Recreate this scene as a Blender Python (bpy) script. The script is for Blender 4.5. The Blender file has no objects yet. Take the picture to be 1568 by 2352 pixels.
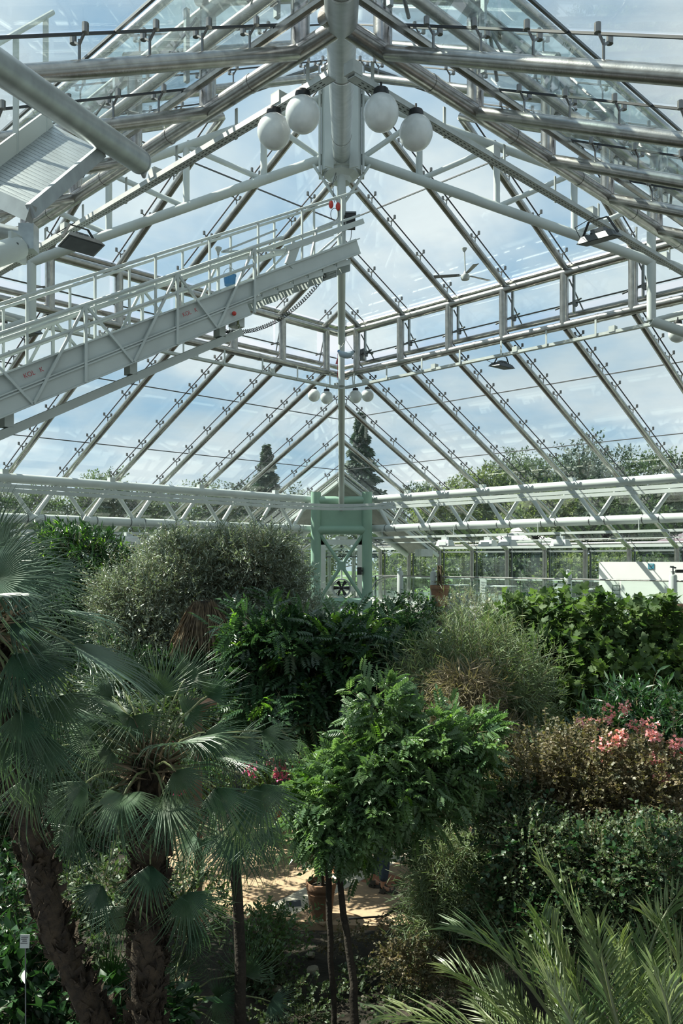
import bpy, math, random
import numpy as np
from mathutils import Vector, Matrix, noise

random.seed(7); rng = np.random.default_rng(7)
S = bpy.context.scene
COL = S.collection
PI = math.pi
F = 1897.0; CX = 784.0; HY = 1286.0; EYE = 4.5

# ------------------------------------------------------------------ camera
cd = bpy.data.cameras.new('camera'); cam = bpy.data.objects.new('camera', cd); COL.objects.link(cam)
cam.location = (0, 0, EYE); cam.rotation_euler = (PI/2, 0, 0)
cd.sensor_fit = 'VERTICAL'; cd.sensor_height = 36.0; cd.lens = 36.0*F/2352.0
cd.shift_y = (HY-1176.0)/2352.0
cd.clip_start = 0.05; cd.clip_end = 500
S.camera = cam

# ------------------------------------------------------------------ world and sun
S.view_settings.view_transform = 'Standard'; S.view_settings.look = 'None'
S.view_settings.gamma = 1.0; S.view_settings.use_curve_mapping = False
S.view_settings.exposure = 0.0
SKY_STRENGTH = 1.12; SUN_STRENGTH = 15.0
w = bpy.data.worlds.new('sky'); S.world = w; w.use_nodes = True
nt = w.node_tree; N = nt.nodes; L = nt.links
for n in list(N): N.remove(n)
def wn(t, **k):
    n = N.new(t)
    for a, b in k.items(): setattr(n, a, b)
    return n
def wmath(op, a, b=None, c=None):
    n = wn('ShaderNodeMath', operation=op)
    for i, x in enumerate((a, b, c)):
        if x is None: continue
        if isinstance(x, (int, float)): n.inputs[i].default_value = x
        else: L.new(x, n.inputs[i])
    return n.outputs[0]
tc = wn('ShaderNodeTexCoord'); sp = wn('ShaderNodeSeparateXYZ'); L.new(tc.outputs['Generated'], sp.inputs[0])
zc = wmath('MAXIMUM', sp.outputs['Z'], 0.0)
den = wmath('ADD', zc, 0.22)
px_ = wmath('DIVIDE', sp.outputs['X'], den); py_ = wmath('DIVIDE', sp.outputs['Y'], den)
cb = wn('ShaderNodeCombineXYZ'); L.new(px_, cb.inputs[0]); L.new(py_, cb.inputs[1])
cn = wn('ShaderNodeTexNoise'); cn.inputs['Scale'].default_value = 1.9; cn.inputs['Detail'].default_value = 7; cn.inputs['Roughness'].default_value = 0.52
L.new(cb.outputs[0], cn.inputs['Vector'])
cn2 = wn('ShaderNodeTexNoise'); cn2.inputs['Scale'].default_value = 0.9; cn2.inputs['Detail'].default_value = 3
L.new(cb.outputs[0], cn2.inputs['Vector'])
r1 = wn('ShaderNodeValToRGB'); r1.color_ramp.elements[0].position = 0.33; r1.color_ramp.elements[1].position = 0.56
L.new(cn.outputs['Fac'], r1.inputs[0])
# blue gradient
rb = wn('ShaderNodeValToRGB'); e = rb.color_ramp.elements
e[0].position = 0.0; e[0].color = (0.50, 0.66, 0.78, 1); e[1].position = 0.75; e[1].color = (0.20, 0.40, 0.66, 1)
m_ = rb.color_ramp.elements.new(0.25); m_.color = (0.34, 0.56, 0.78, 1)
L.new(zc, rb.inputs[0])
# cloud colour: grey-blue undersides to white
rc = wn('ShaderNodeValToRGB'); rc.color_ramp.elements[0].position = 0.38; rc.color_ramp.elements[0].color = (0.64, 0.74, 0.81, 1)
rc.color_ramp.elements[1].position = 0.62; rc.color_ramp.elements[1].color = (0.93, 0.97, 1.0, 1)
L.new(cn2.outputs['Fac'], rc.inputs[0])
mx = wn('ShaderNodeMixRGB'); L.new(r1.outputs[0], mx.inputs[0]); L.new(rb.outputs[0], mx.inputs[1]); L.new(rc.outputs[0], mx.inputs[2])
# sky brighter towards the sun's side (left)
dt = wn('ShaderNodeVectorMath', operation='DOT_PRODUCT'); L.new(tc.outputs['Generated'], dt.inputs[0]); 
SUN_DIR = Vector((-0.62, 0.16, 0.80)).normalized()      # towards the sun
dt.inputs[1].default_value = SUN_DIR
gl = wmath('MULTIPLY_ADD', wmath('POWER', wmath('MAXIMUM', dt.outputs['Value'], 0.0), 3.0), 0.45, 0.90)
ms = wn('ShaderNodeVectorMath', operation='SCALE'); L.new(mx.outputs[0], ms.inputs[0]); L.new(gl, ms.inputs[3])
bg = wn('ShaderNodeBackground'); bg.inputs['Strength'].default_value = SKY_STRENGTH
L.new(ms.outputs[0], bg.inputs['Color'])
wo = wn('ShaderNodeOutputWorld'); L.new(bg.outputs[0], wo.inputs[0])
sl = bpy.data.lights.new('sun', 'SUN'); sl.energy = SUN_STRENGTH; sl.angle = math.radians(0.6); sl.color = (1.0, 0.93, 0.80)
so = bpy.data.objects.new('sun', sl); COL.objects.link(so); so.location = (-20, 10, 30)
so.rotation_euler = SUN_DIR.to_track_quat('Z', 'Y').to_euler()

# ------------------------------------------------------------------ materials
MATS = {}
def mat(name, color, rough=0.5, metal=0.0, var=0.0, vscale=3.0, var2=None, bump=0.0, bscale=30.0, trans=0.0, emit=None, spec=0.5, stretch=None):
    m = bpy.data.materials.new(name); m.use_nodes = True
    nt = m.node_tree; b = nt.nodes['Principled BSDF']; out = nt.nodes['Material Output']
    b.inputs['Roughness'].default_value = rough; b.inputs['Metallic'].default_value = metal
    b.inputs['Specular IOR Level'].default_value = spec
    c = (*color, 1); b.inputs['Base Color'].default_value = c
    geo = nt.nodes.new('ShaderNodeNewGeometry')
    src = geo.outputs['Position']
    if stretch:
        mp = nt.nodes.new('ShaderNodeMapping'); mp.inputs['Scale'].default_value = stretch
        nt.links.new(src, mp.inputs['Vector']); src = mp.outputs[0]
    colsock = None
    if var > 0 or var2:
        n = nt.nodes.new('ShaderNodeTexNoise'); n.inputs['Scale'].default_value = vscale; n.inputs['Detail'].default_value = 4
        nt.links.new(src, n.inputs['Vector'])
        r = nt.nodes.new('ShaderNodeValToRGB'); r.color_ramp.elements[0].position = 0.32; r.color_ramp.elements[1].position = 0.68
        a = var2 if var2 else tuple(x*(1-var) for x in color)
        r.color_ramp.elements[0].color = (*a, 1); r.color_ramp.elements[1].color = (*[min(1, x*(1+(0 if var2 else var))) for x in color], 1)
        nt.links.new(n.outputs['Fac'], r.inputs[0]); colsock = r.outputs[0]
        nt.links.new(colsock, b.inputs['Base Color'])
    if bump > 0:
        n2 = nt.nodes.new('ShaderNodeTexNoise'); n2.inputs['Scale'].default_value = bscale; n2.inputs['Detail'].default_value = 3
        nt.links.new(src, n2.inputs['Vector'])
        bp = nt.nodes.new('ShaderNodeBump'); bp.inputs['Strength'].default_value = bump; bp.inputs['Distance'].default_value = 0.02
        nt.links.new(n2.outputs['Fac'], bp.inputs['Height']); nt.links.new(bp.outputs[0], b.inputs['Normal'])
    if trans > 0:
        t = nt.nodes.new('ShaderNodeBsdfTranslucent')
        if colsock:
            g = nt.nodes.new('ShaderNodeMixRGB'); g.blend_type = 'MULTIPLY'; g.inputs[0].default_value = 1
            nt.links.new(colsock, g.inputs[1]); g.inputs[2].default_value = (1.6, 1.8, 0.85, 1); nt.links.new(g.outputs[0], t.inputs[0])
        else: t.inputs[0].default_value = (color[0]*1.6, color[1]*2.0, color[2]*.7, 1)
        mxs = nt.nodes.new('ShaderNodeMixShader'); mxs.inputs[0].default_value = trans
        nt.links.new(b.outputs[0], mxs.inputs[1]); nt.links.new(t.outputs[0], mxs.inputs[2]); nt.links.new(mxs.outputs[0], out.inputs[0])
    if emit:
        b.inputs['Emission Color'].default_value = (*emit[0], 1); b.inputs['Emission Strength'].default_value = emit[1]
    MATS[name] = m; return m
mat('steel', (0.33, 0.33, 0.315), 0.27, 0.92, var=0.18, vscale=9, bump=0.05, bscale=60)
mat('steel_dark', (0.12, 0.13, 0.135), 0.42, 0.7)
mat('clamp_metal', (0.16, 0.165, 0.165), 0.35, 0.85)
mat('white_paint', (0.43, 0.475, 0.465), 0.45, var=0.07, vscale=2.0)
mat('white_dirty', (0.42, 0.46, 0.45), 0.55, var=0.14, vscale=5)
mat('green_paint', (0.21, 0.34, 0.265), 0.5, var=0.06, vscale=2)
mat('aluminium', (0.31, 0.34, 0.345), 0.38, 0.6, var=0.15, vscale=6)
mat('gasket', (0.02, 0.025, 0.03), 0.5)
mat('black', (0.012, 0.014, 0.015), 0.45)
mat('opal', (0.62, 0.66, 0.66), 0.22, var=0.08, vscale=8, spec=0.6)
mat('red', (0.45, 0.04, 0.03), 0.5)
mat('blue', (0.05, 0.20, 0.42), 0.4)
mat('fender', (0.28, 0.36, 0.42), 0.4)
mat('wallwhite', (0.66, 0.68, 0.66), 0.6, var=0.04, vscale=1)
mat('concrete', (0.36, 0.37, 0.35), 0.8, var=0.15, vscale=3, bump=0.3)
mat('soil', (0.035, 0.026, 0.018), 0.95, var2=(0.012, 0.012, 0.008), vscale=5, bump=0.9, bscale=18)
mat('stone', (0.30, 0.27, 0.21), 0.85, var=0.3, vscale=9, bump=0.6, bscale=25)
mat('slab', (0.42, 0.29, 0.18), 0.8, var2=(0.32, 0.235, 0.155), vscale=14, bump=0.2, bscale=90)
mat('slab_cream', (0.52, 0.49, 0.40), 0.7, var=0.1, vscale=8)
mat('slab_dark', (0.055, 0.065, 0.075), 0.6, var=0.2, vscale=8)
mat('slab_red', (0.36, 0.14, 0.08), 0.8, var=0.2, vscale=8)
mat('terracotta', (0.30, 0.16, 0.09), 0.85, var2=(0.19, 0.115, 0.075), vscale=7, bump=0.25)
mat('brick', (0.38, 0.13, 0.07), 0.85, var=0.25, vscale=6, bump=0.3)
mat('bark', (0.11, 0.085, 0.055), 0.9, var=0.35, vscale=12, bump=0.6, bscale=40)
mat('bark_dark', (0.028, 0.022, 0.016), 0.9, var=0.35, vscale=12, bump=0.6, bscale=40)
mat('twig', (0.16, 0.13, 0.07), 0.8, var=0.2)
mat('fibre', (0.055, 0.038, 0.022), 0.95, var2=(0.02, 0.014, 0.009), vscale=18, bump=0.8, bscale=60)
mat('dead_leaf', (0.23, 0.17, 0.10), 0.85, var2=(0.10, 0.075, 0.05), vscale=10)
mat('leaf_palm', (0.085, 0.125, 0.070), 0.38, var2=(0.035, 0.085, 0.05), vscale=2.5, trans=0.22)
mat('leaf_palm_blue', (0.085, 0.125, 0.085), 0.36, var2=(0.045, 0.09, 0.065), vscale=2.5, trans=0.18)
mat('leaf_palm_bright', (0.055, 0.15, 0.03), 0.4, var2=(0.03, 0.10, 0.02), vscale=2.5, trans=0.35)
mat('leaf_date', (0.17, 0.20, 0.085), 0.4, var2=(0.06, 0.11, 0.045), vscale=3, trans=0.25)
mat('stalk', (0.13, 0.155, 0.065), 0.5, var=0.2)
mat('leaf_olive', (0.29, 0.335, 0.275), 0.40, var2=(0.11, 0.145, 0.11), vscale=6, trans=0.15)
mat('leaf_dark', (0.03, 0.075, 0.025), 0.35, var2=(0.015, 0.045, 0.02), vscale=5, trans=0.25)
mat('leaf_glossy', (0.055, 0.11, 0.05), 0.25, var2=(0.022, 0.055, 0.03), vscale=4, trans=0.25)
mat('leaf_lime', (0.16, 0.27, 0.04), 0.35, var2=(0.09, 0.20, 0.03), vscale=4, trans=0.45)
mat('leaf_fresh', (0.145, 0.225, 0.10), 0.34, var2=(0.05, 0.105, 0.05), vscale=3.5, trans=0.35)
mat('leaf_fig', (0.115, 0.17, 0.06), 0.6, var2=(0.04, 0.08, 0.035), vscale=3, trans=0.38, spec=0.25)
mat('leaf_feather', (0.22, 0.27, 0.16), 0.55, var2=(0.10, 0.15, 0.085), vscale=5, trans=0.2)
mat('leaf_dry', (0.30, 0.25, 0.175), 0.7, var2=(0.16, 0.135, 0.09), vscale=6, trans=0.2)
mat('leaf_brown', (0.20, 0.15, 0.085), 0.5, var2=(0.05, 0.065, 0.035), vscale=7, trans=0.25)
mat('leaf_small', (0.085, 0.125, 0.055), 0.5, var2=(0.035, 0.06, 0.03), vscale=7, trans=0.25)
mat('leaf_white', (0.26, 0.29, 0.22), 0.6, var2=(0.09, 0.13, 0.07), vscale=8, trans=0.2)
mat('leaf_far', (0.07, 0.10, 0.055), 0.7, var2=(0.035, 0.06, 0.04), vscale=0.5, trans=0.3)
mat('leaf_far_yellow', (0.13, 0.155, 0.06), 0.7, var2=(0.06, 0.09, 0.045), vscale=0.6, trans=0.35)
mat('leaf_far_dark', (0.045, 0.075, 0.055), 0.6, var2=(0.025, 0.05, 0.04), vscale=0.5, trans=0.15)
mat('petal_pink', (0.80, 0.36, 0.40), 0.5, var=0.2, vscale=20, trans=0.2)
mat('petal_magenta', (0.75, 0.16, 0.42), 0.5, var=0.2, vscale=20, trans=0.2)
mat('petal_violet', (0.42, 0.40, 0.70), 0.5, trans=0.2)
mat('petal_white', (0.72, 0.72, 0.68), 0.5, trans=0.2)
mat('petal_red', (0.55, 0.03, 0.02), 0.5, trans=0.2)
mat('grass', (0.07, 0.13, 0.035), 0.9, var=0.3, vscale=1)
mat('canvas', (0.70, 0.70, 0.66), 0.8, trans=0.0)
mat('canvas_dark', (0.09, 0.07, 0.085), 0.8)
mat('skin', (0.48, 0.27, 0.18), 0.55, var=0.06, vscale=12)
mat('denim', (0.035, 0.065, 0.11), 0.85, var=0.2, vscale=25, bump=0.3, bscale=200)
mat('shirt', (0.10, 0.12, 0.16), 0.85)
mat('hair', (0.05, 0.03, 0.02), 0.7)
mat('sandal', (0.06, 0.055, 0.045), 0.7)
mat('sign_blue', (0.04, 0.20, 0.28), 0.4)
mat('label_white', (0.42, 0.44, 0.42), 0.5)
mat('ink', (0.04, 0.04, 0.05), 0.6)
mat('ink_red', (0.35, 0.04, 0.05), 0.6)
mat('canvas_flag', (0.5, 0.08, 0.09), 0.6)
mat('furniture', (0.03, 0.07, 0.05), 0.4, 0.3)
mat('barkmix', (0.20, 0.19, 0.16), 0.9, var=0.3)
mat('brownwall', (0.13, 0.11, 0.09), 0.8)

def glassmat(name, tint, fres=1.5, rough=0.0, base=0.03, haze=0.03, hazecol=(0.75, 0.85, 0.85)):
    m = bpy.data.materials.new(name); m.use_nodes = True; nt = m.node_tree
    for n in list(nt.nodes):
        if n.type != 'OUTPUT_MATERIAL': nt.nodes.remove(n)
    out = nt.nodes['Material Output']
    tr = nt.nodes.new('ShaderNodeBsdfTransparent'); tr.inputs[0].default_value = (*tint, 1)
    gs = nt.nodes.new('ShaderNodeBsdfGlossy'); gs.inputs['Roughness'].default_value = rough
    df = nt.nodes.new('ShaderNodeBsdfDiffuse'); df.inputs[0].default_value = (*hazecol, 1)
    lw_ = nt.nodes.new('ShaderNodeLayerWeight'); lw_.inputs[0].default_value = 0.5      # symmetric Schlick term, both faces of the sheet
    pw = nt.nodes.new('ShaderNodeMath'); pw.operation = 'POWER'; nt.links.new(lw_.outputs['Facing'], pw.inputs[0]); pw.inputs[1].default_value = 5
    fr = nt.nodes.new('ShaderNodeMath'); fr.operation = 'MULTIPLY_ADD'; nt.links.new(pw.outputs[0], fr.inputs[0]); fr.inputs[1].default_value = fres; fr.inputs[2].default_value = base
    m1 = nt.nodes.new('ShaderNodeMixShader'); m1.inputs[0].default_value = haze
    ge = nt.nodes.new('ShaderNodeNewGeometry')
    mp = nt.nodes.new('ShaderNodeMapping'); mp.inputs['Scale'].default_value = (1.2, 1.2, 6)
    nz = nt.nodes.new('ShaderNodeTexNoise'); nz.inputs['Scale'].default_value = 1.6; nz.inputs['Detail'].default_value = 5
    nt.links.new(ge.outputs['Position'], mp.inputs[0]); nt.links.new(mp.outputs[0], nz.inputs['Vector'])
    mm = nt.nodes.new('ShaderNodeMath'); mm.operation = 'MULTIPLY'; nt.links.new(nz.outputs['Fac'], mm.inputs[0]); mm.inputs[1].default_value = haze*2
    nt.links.new(mm.outputs[0], m1.inputs[0])
    nt.links.new(tr.outputs[0], m1.inputs[1]); nt.links.new(df.outputs[0], m1.inputs[2])
    m2 = nt.nodes.new('ShaderNodeMixShader'); nt.links.new(fr.outputs[0], m2.inputs[0])
    nt.links.new(m1.outputs[0], m2.inputs[1]); nt.links.new(gs.outputs[0], m2.inputs[2])
    nt.links.new(m2.outputs[0], out.inputs[0]); MATS[name] = m
glassmat('glass', (0.94, 0.98, 0.975), 0.6, base=.03, haze=0.02)
glassmat('glass_wall', (0.90, 0.96, 0.94), 0.7, base=.035, haze=0.03)
glassmat('glass_rail', (0.93, 0.97, 0.95), 0.6, base=.03, haze=0.03)

# ------------------------------------------------------------------ mesh builder
def V3(*a): return Vector(a) if len(a) == 3 else Vector(a[0])
def at(px, py, Y): return Vector(((px-CX)*Y/F, Y, EYE-(py-HY)*Y/F))
def frame(d, up=Vector((0, 0, 1))):
    d = d.normalized(); s = d.cross(up)
    if s.length < 1e-4: s = d.cross(Vector((1, 0, 0)))
    s.normalize(); return d, s, s.cross(d).normalized()
class MB:
    def __init__(s): s.v = []; s.f = []
    def add(s, vs, fs):
        o = len(s.v); s.v += [tuple(x) for x in vs]; s.f += [tuple(i+o for i in f) for f in fs]; return s
    def tube(s, a, b, r, r2=None, n=12, cap=True):
        return s.path([a, b], [r, r if r2 is None else r2], n, cap)
    def path(s, pts, rs, n=8, cap=True):
        pts = [Vector(p) for p in pts]
        if isinstance(rs, (int, float)): rs = [rs]*len(pts)
        o = len(s.v); prev = None
        for i, p in enumerate(pts):
            d = (pts[min(i+1, len(pts)-1)]-pts[max(i-1, 0)])
            if d.length < 1e-9: d = Vector((0, 0, 1))
            d.normalize()
            if prev is None: _, a, b = frame(d)
            else:
                a = prev-d*prev.dot(d)
                if a.length < 1e-5: _, a, b = frame(d)
                a.normalize(); b = a.cross(d)
            prev = a
            for k in range(n):
                t = 2*PI*k/n; s.v.append(tuple(p+(a*math.cos(t)+b*math.sin(t))*rs[i]))
        for i in range(len(pts)-1):
            for k in range(n):
                q = o+i*n; s.f.append((q+k, q+(k+1) % n, q+n+(k+1) % n, q+n+k))
        if cap:
            s.f.append(tuple(o+k for k in range(n))[::-1]); s.f.append(tuple(o+(len(pts)-1)*n+k for k in range(n)))
        return s
    def box(s, c, size, R=None):
        c = Vector(c); hx, hy, hz = size[0]/2, size[1]/2, size[2]/2
        vs = [Vector((x, y, z)) for x in (-hx, hx) for y in (-hy, hy) for z in (-hz, hz)]
        if R is not None: vs = [R @ v for v in vs]
        return s.add([c+v for v in vs], [(0, 1, 3, 2), (4, 6, 7, 5), (0, 4, 5, 1), (2, 3, 7, 6), (0, 2, 6, 4), (1, 5, 7, 3)])
    def beam(s, a, b, wd, h, up=Vector((0, 0, 1)), off=0):
        a = Vector(a); b = Vector(b); d, sd, u = frame(b-a, up)
        vs = []
        for p in (a, b):
            for x, y in ((-1, -1), (1, -1), (1, 1), (-1, 1)): vs.append(p+sd*x*wd/2+u*(y*h/2+off))
        return s.add(vs, [(3, 2, 1, 0), (4, 5, 6, 7), (0, 1, 5, 4), (1, 2, 6, 5), (2, 3, 7, 6), (3, 0, 4, 7)])
    def prism(s, poly, nrm, th):
        n = len(poly); nrm = Vector(nrm).normalized()*th
        vs = [Vector(p) for p in poly]+[Vector(p)+nrm for p in poly]
        fs = [tuple(range(n))[::-1], tuple(range(n, 2*n))]+[(i, (i+1) % n, n+(i+1) % n, n+i) for i in range(n)]
        return s.add(vs, fs)
    def lathe(s, prof, c=(0, 0, 0), n=20, axis=None):
        c = Vector(c)
        if axis is None: a, b, d = Vector((1, 0, 0)), Vector((0, 1, 0)), Vector((0, 0, 1))
        else: d, a, b = frame(Vector(axis))
        o = len(s.v)
        for r, z in prof:
            for k in range(n):
                t = 2*PI*k/n; s.v.append(tuple(c+(a*math.cos(t)+b*math.sin(t))*r+d*z))
        for i in range(len(prof)-1):
            for k in range(n):
                q = o+i*n; s.f.append((q+k, q+(k+1) % n, q+n+(k+1) % n, q+n+k))
        return s
    def sphere(s, c, r, n=20, m=12, sc=(1, 1, 1)):
        c = Vector(c); o = len(s.v)
        for i in range(m+1):
            ph = PI*i/m
            for k in range(n):
                t = 2*PI*k/n; s.v.append((c.x+r*sc[0]*math.sin(ph)*math.cos(t), c.y+r*sc[1]*math.sin(ph)*math.sin(t), c.z+r*sc[2]*math.cos(ph)))
        for i in range(m):
            for k in range(n):
                q = o+i*n; s.f.append((q+k, q+n+k, q+n+(k+1) % n, q+(k+1) % n))
        return s
    def build(s, name, mname, parent=None, smooth=True, angle=38):
        me = bpy.data.meshes.new(name); me.from_pydata(s.v, [], s.f)
        me.materials.append(MATS[mname])
        if smooth:
            me.polygons.foreach_set('use_smooth', [True]*len(me.polygons))
            try: me.set_sharp_from_angle(angle=math.radians(angle))
            except Exception: pass
        me.update()
        return link(name, me, parent)
def link(name, me, parent=None, M=None):
    o = bpy.data.objects.new(name, me); COL.objects.link(o)
    W = M if M is not None else Matrix.Identity(4)
    if parent is not None:
        o.parent = parent; W = WM[parent.name].inverted() @ W
    o.matrix_basis = W
    WM[o.name] = WM[parent.name] @ W if parent is not None else W
    return o
WM = {}
def tag(o, label=None, cat=None, group=None, kind=None):
    if label: o['label'] = label
    if cat: o['category'] = cat
    if group: o['group'] = group
    if kind: o['kind'] = kind
    return o
def thing(name, label, cat, loc, group=None, kind=None):
    o = bpy.data.objects.new(name, None); COL.objects.link(o); o.location = loc; o.empty_display_size = 0.2
    WM[o.name] = Matrix.Translation(Vector(loc))
    return tag(o, label, cat, group, kind)
def stuff(o): o['kind'] = 'stuff'; return o
def npmesh(name, V, Fc, mname, parent=None, smooth=False):
    """V (n,3) float array, Fc (m,k) int array"""
    me = bpy.data.meshes.new(name); k = Fc.shape[1]
    me.vertices.add(len(V)); me.vertices.foreach_set('co', np.ascontiguousarray(V, dtype=np.float32).ravel())
    me.loops.add(Fc.size); me.loops.foreach_set('vertex_index', np.ascontiguousarray(Fc, dtype=np.int32).ravel())
    me.polygons.add(len(Fc)); me.polygons.foreach_set('loop_start', np.arange(0, Fc.size, k, dtype=np.int32))
    me.materials.append(MATS[mname]); me.update(calc_edges=True)
    if smooth: me.polygons.foreach_set('use_smooth', [True]*len(Fc))
    return link(name, me, parent)
# ================================================================== THE GLASSHOUSE
YC = 15.2; HS = 5.233; HE = 14.7; PP = 1.551
C2 = Vector((0, YC, 0)); q2 = 1/math.sqrt(2)
FACES = [('far right', Vector((q2, q2, 0)), Vector((q2, -q2, 0))),
         ('far left', Vector((-q2, q2, 0)), Vector((q2, q2, 0))),
         ('near left', Vector((-q2, -q2, 0)), Vector((-q2, q2, 0))),
         ('near right', Vector((q2, -q2, 0)), Vector((-q2, -q2, 0)))]
def zlow(U): return 4.876+0.493*(HE-U)
def zup(U): return 10.82+0.5*(HS-U)
def clip(poly, fn):
    out = []
    for i in range(len(poly)):
        a, b = poly[i], poly[(i+1) % len(poly)]; fa, fb = fn(a), fn(b)
        if fa >= 0: out.append(a)
        if (fa >= 0) != (fb >= 0):
            t = fa/(fa-fb); out.append((a[0]+(b[0]-a[0])*t, a[1]+(b[1]-a[1])*t))
    return out
GOFF = 0.30
def roof_tier(face, tier):
    nm, n, t = face
    zf = zlow if tier == 'lower' else zup
    U0, U1 = (HS+0.32, HE+0.1) if tier == 'lower' else (0.25, HS+0.25)
    rows = [HS+0.32, 7.27, 9.69, 12.11, HE+0.1] if tier == 'lower' else [0.25, 0.6, 2.81, HS+0.25]
    rt = thing('ceiling', f'{tier} glass roof slope on the {nm} side of the hall', None, C2+n*U1*0.6+Vector((0, 0, zf(U1*0.6))), kind='structure')
    P = lambda U, Vv, dz=0: C2+n*U+t*Vv+Vector((0, 0, zf(U)+dz))
    imax = int(HE/PP) if tier == 'lower' else 3
    # rafters
    for i in range(-imax, imax+1):
        Vv = i*PP; ua = max(U0-0.25 if tier == 'lower' else 0.3, abs(Vv)); ub = U1
        if ub-ua < 0.3: continue
        MB().tube(P(ua, Vv), P(ub-0.12, Vv), 0.072, n=12).build('rafter', 'steel', rt)
        g = MB().beam(P(ua+0.05, Vv, GOFF-0.015), P(ub, Vv, GOFF-0.015), 0.022, 0.02); g.build('glazing_joint', 'gasket', rt, False)
    # hip rafter on one edge
    MB().beam(P(max(U0, .3), -max(U0, .3), GOFF-.02), P(U1, -U1, GOFF-.02), 0.12, 0.04).build('hip_cap', 'steel_dark', rt, False)
    # purlin joints
    for U in rows[1:-1] if tier == 'lower' else rows[2:-1]:
        MB().beam(P(U, -U, GOFF-0.01), P(U, U, GOFF-0.01), 0.024, 0.024).build('glazing_joint', 'steel_dark', rt, False)
    for U, r in ((rows[0], 0.045), (rows[-1], 0.05)):
        MB().tube(P(U, -U, GOFF-0.08), P(U, U, GOFF-0.08), r, n=8).build('edge_rail', 'steel', rt)
    # panes
    for a, b in zip(rows[:-1], rows[1:]):
        for i in range(-imax-1, imax+1):
            v0, v1 = i*PP+0.02, (i+1)*PP-0.02
            poly = clip([(a+.015, v0), (b-.015, v0), (b-.015, v1), (a+.015, v1)], lambda p: p[0]-p[1])
            if len(poly) > 2: poly = clip(poly, lambda p: p[0]+p[1])
            if len(poly) < 3: continue
            ar = abs(sum(poly[k][0]*poly[(k+1) % len(poly)][1]-poly[(k+1) % len(poly)][0]*poly[k][1] for k in range(len(poly))))/2
            if ar < 0.02: continue
            # corrugated corner replaces panes near the far corner
            MB().prism([P(u, v, GOFF) for u, v in poly], (0, 0, 1), 0.012).build('glass_pane', 'glass', rt, False)
    # spider clamps beside every joint crossing, on both sides
    cl = MB()
    for i in range(-imax, imax+1):
        Vv = i*PP
        us = []
        for U in rows: us += [U-0.32, U+0.32]
        for a, b in zip(rows[:-1], rows[1:]): us.append((a+b)/2)
        for U in us:
            if U < abs(Vv)+0.1 or U > U1 or U < U0+0.05: continue
            p = P(U, Vv); top = P(U, Vv, GOFF)
            cl.tube(p+Vector((0, 0, .05)), p+Vector((0, 0, GOFF-.06)), 0.013, n=5, cap=False)
            for sgn in (-1, 1):
                q = P(U, Vv+sgn*0.10, GOFF-0.03)
                cl.tube(p+Vector((0, 0, GOFF-.10)), q, 0.012, n=5, cap=False)
                cl.tube(q-Vector((0, 0, .02)), q+Vector((0, 0, .055)), 0.028, n=8)
    stuff(cl.build('glass_clamp', 'clamp_metal', rt, False))
    return rt
for fc in FACES:
    for tr in ('lower', 'upper'): roof_tier(fc, tr)

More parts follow.
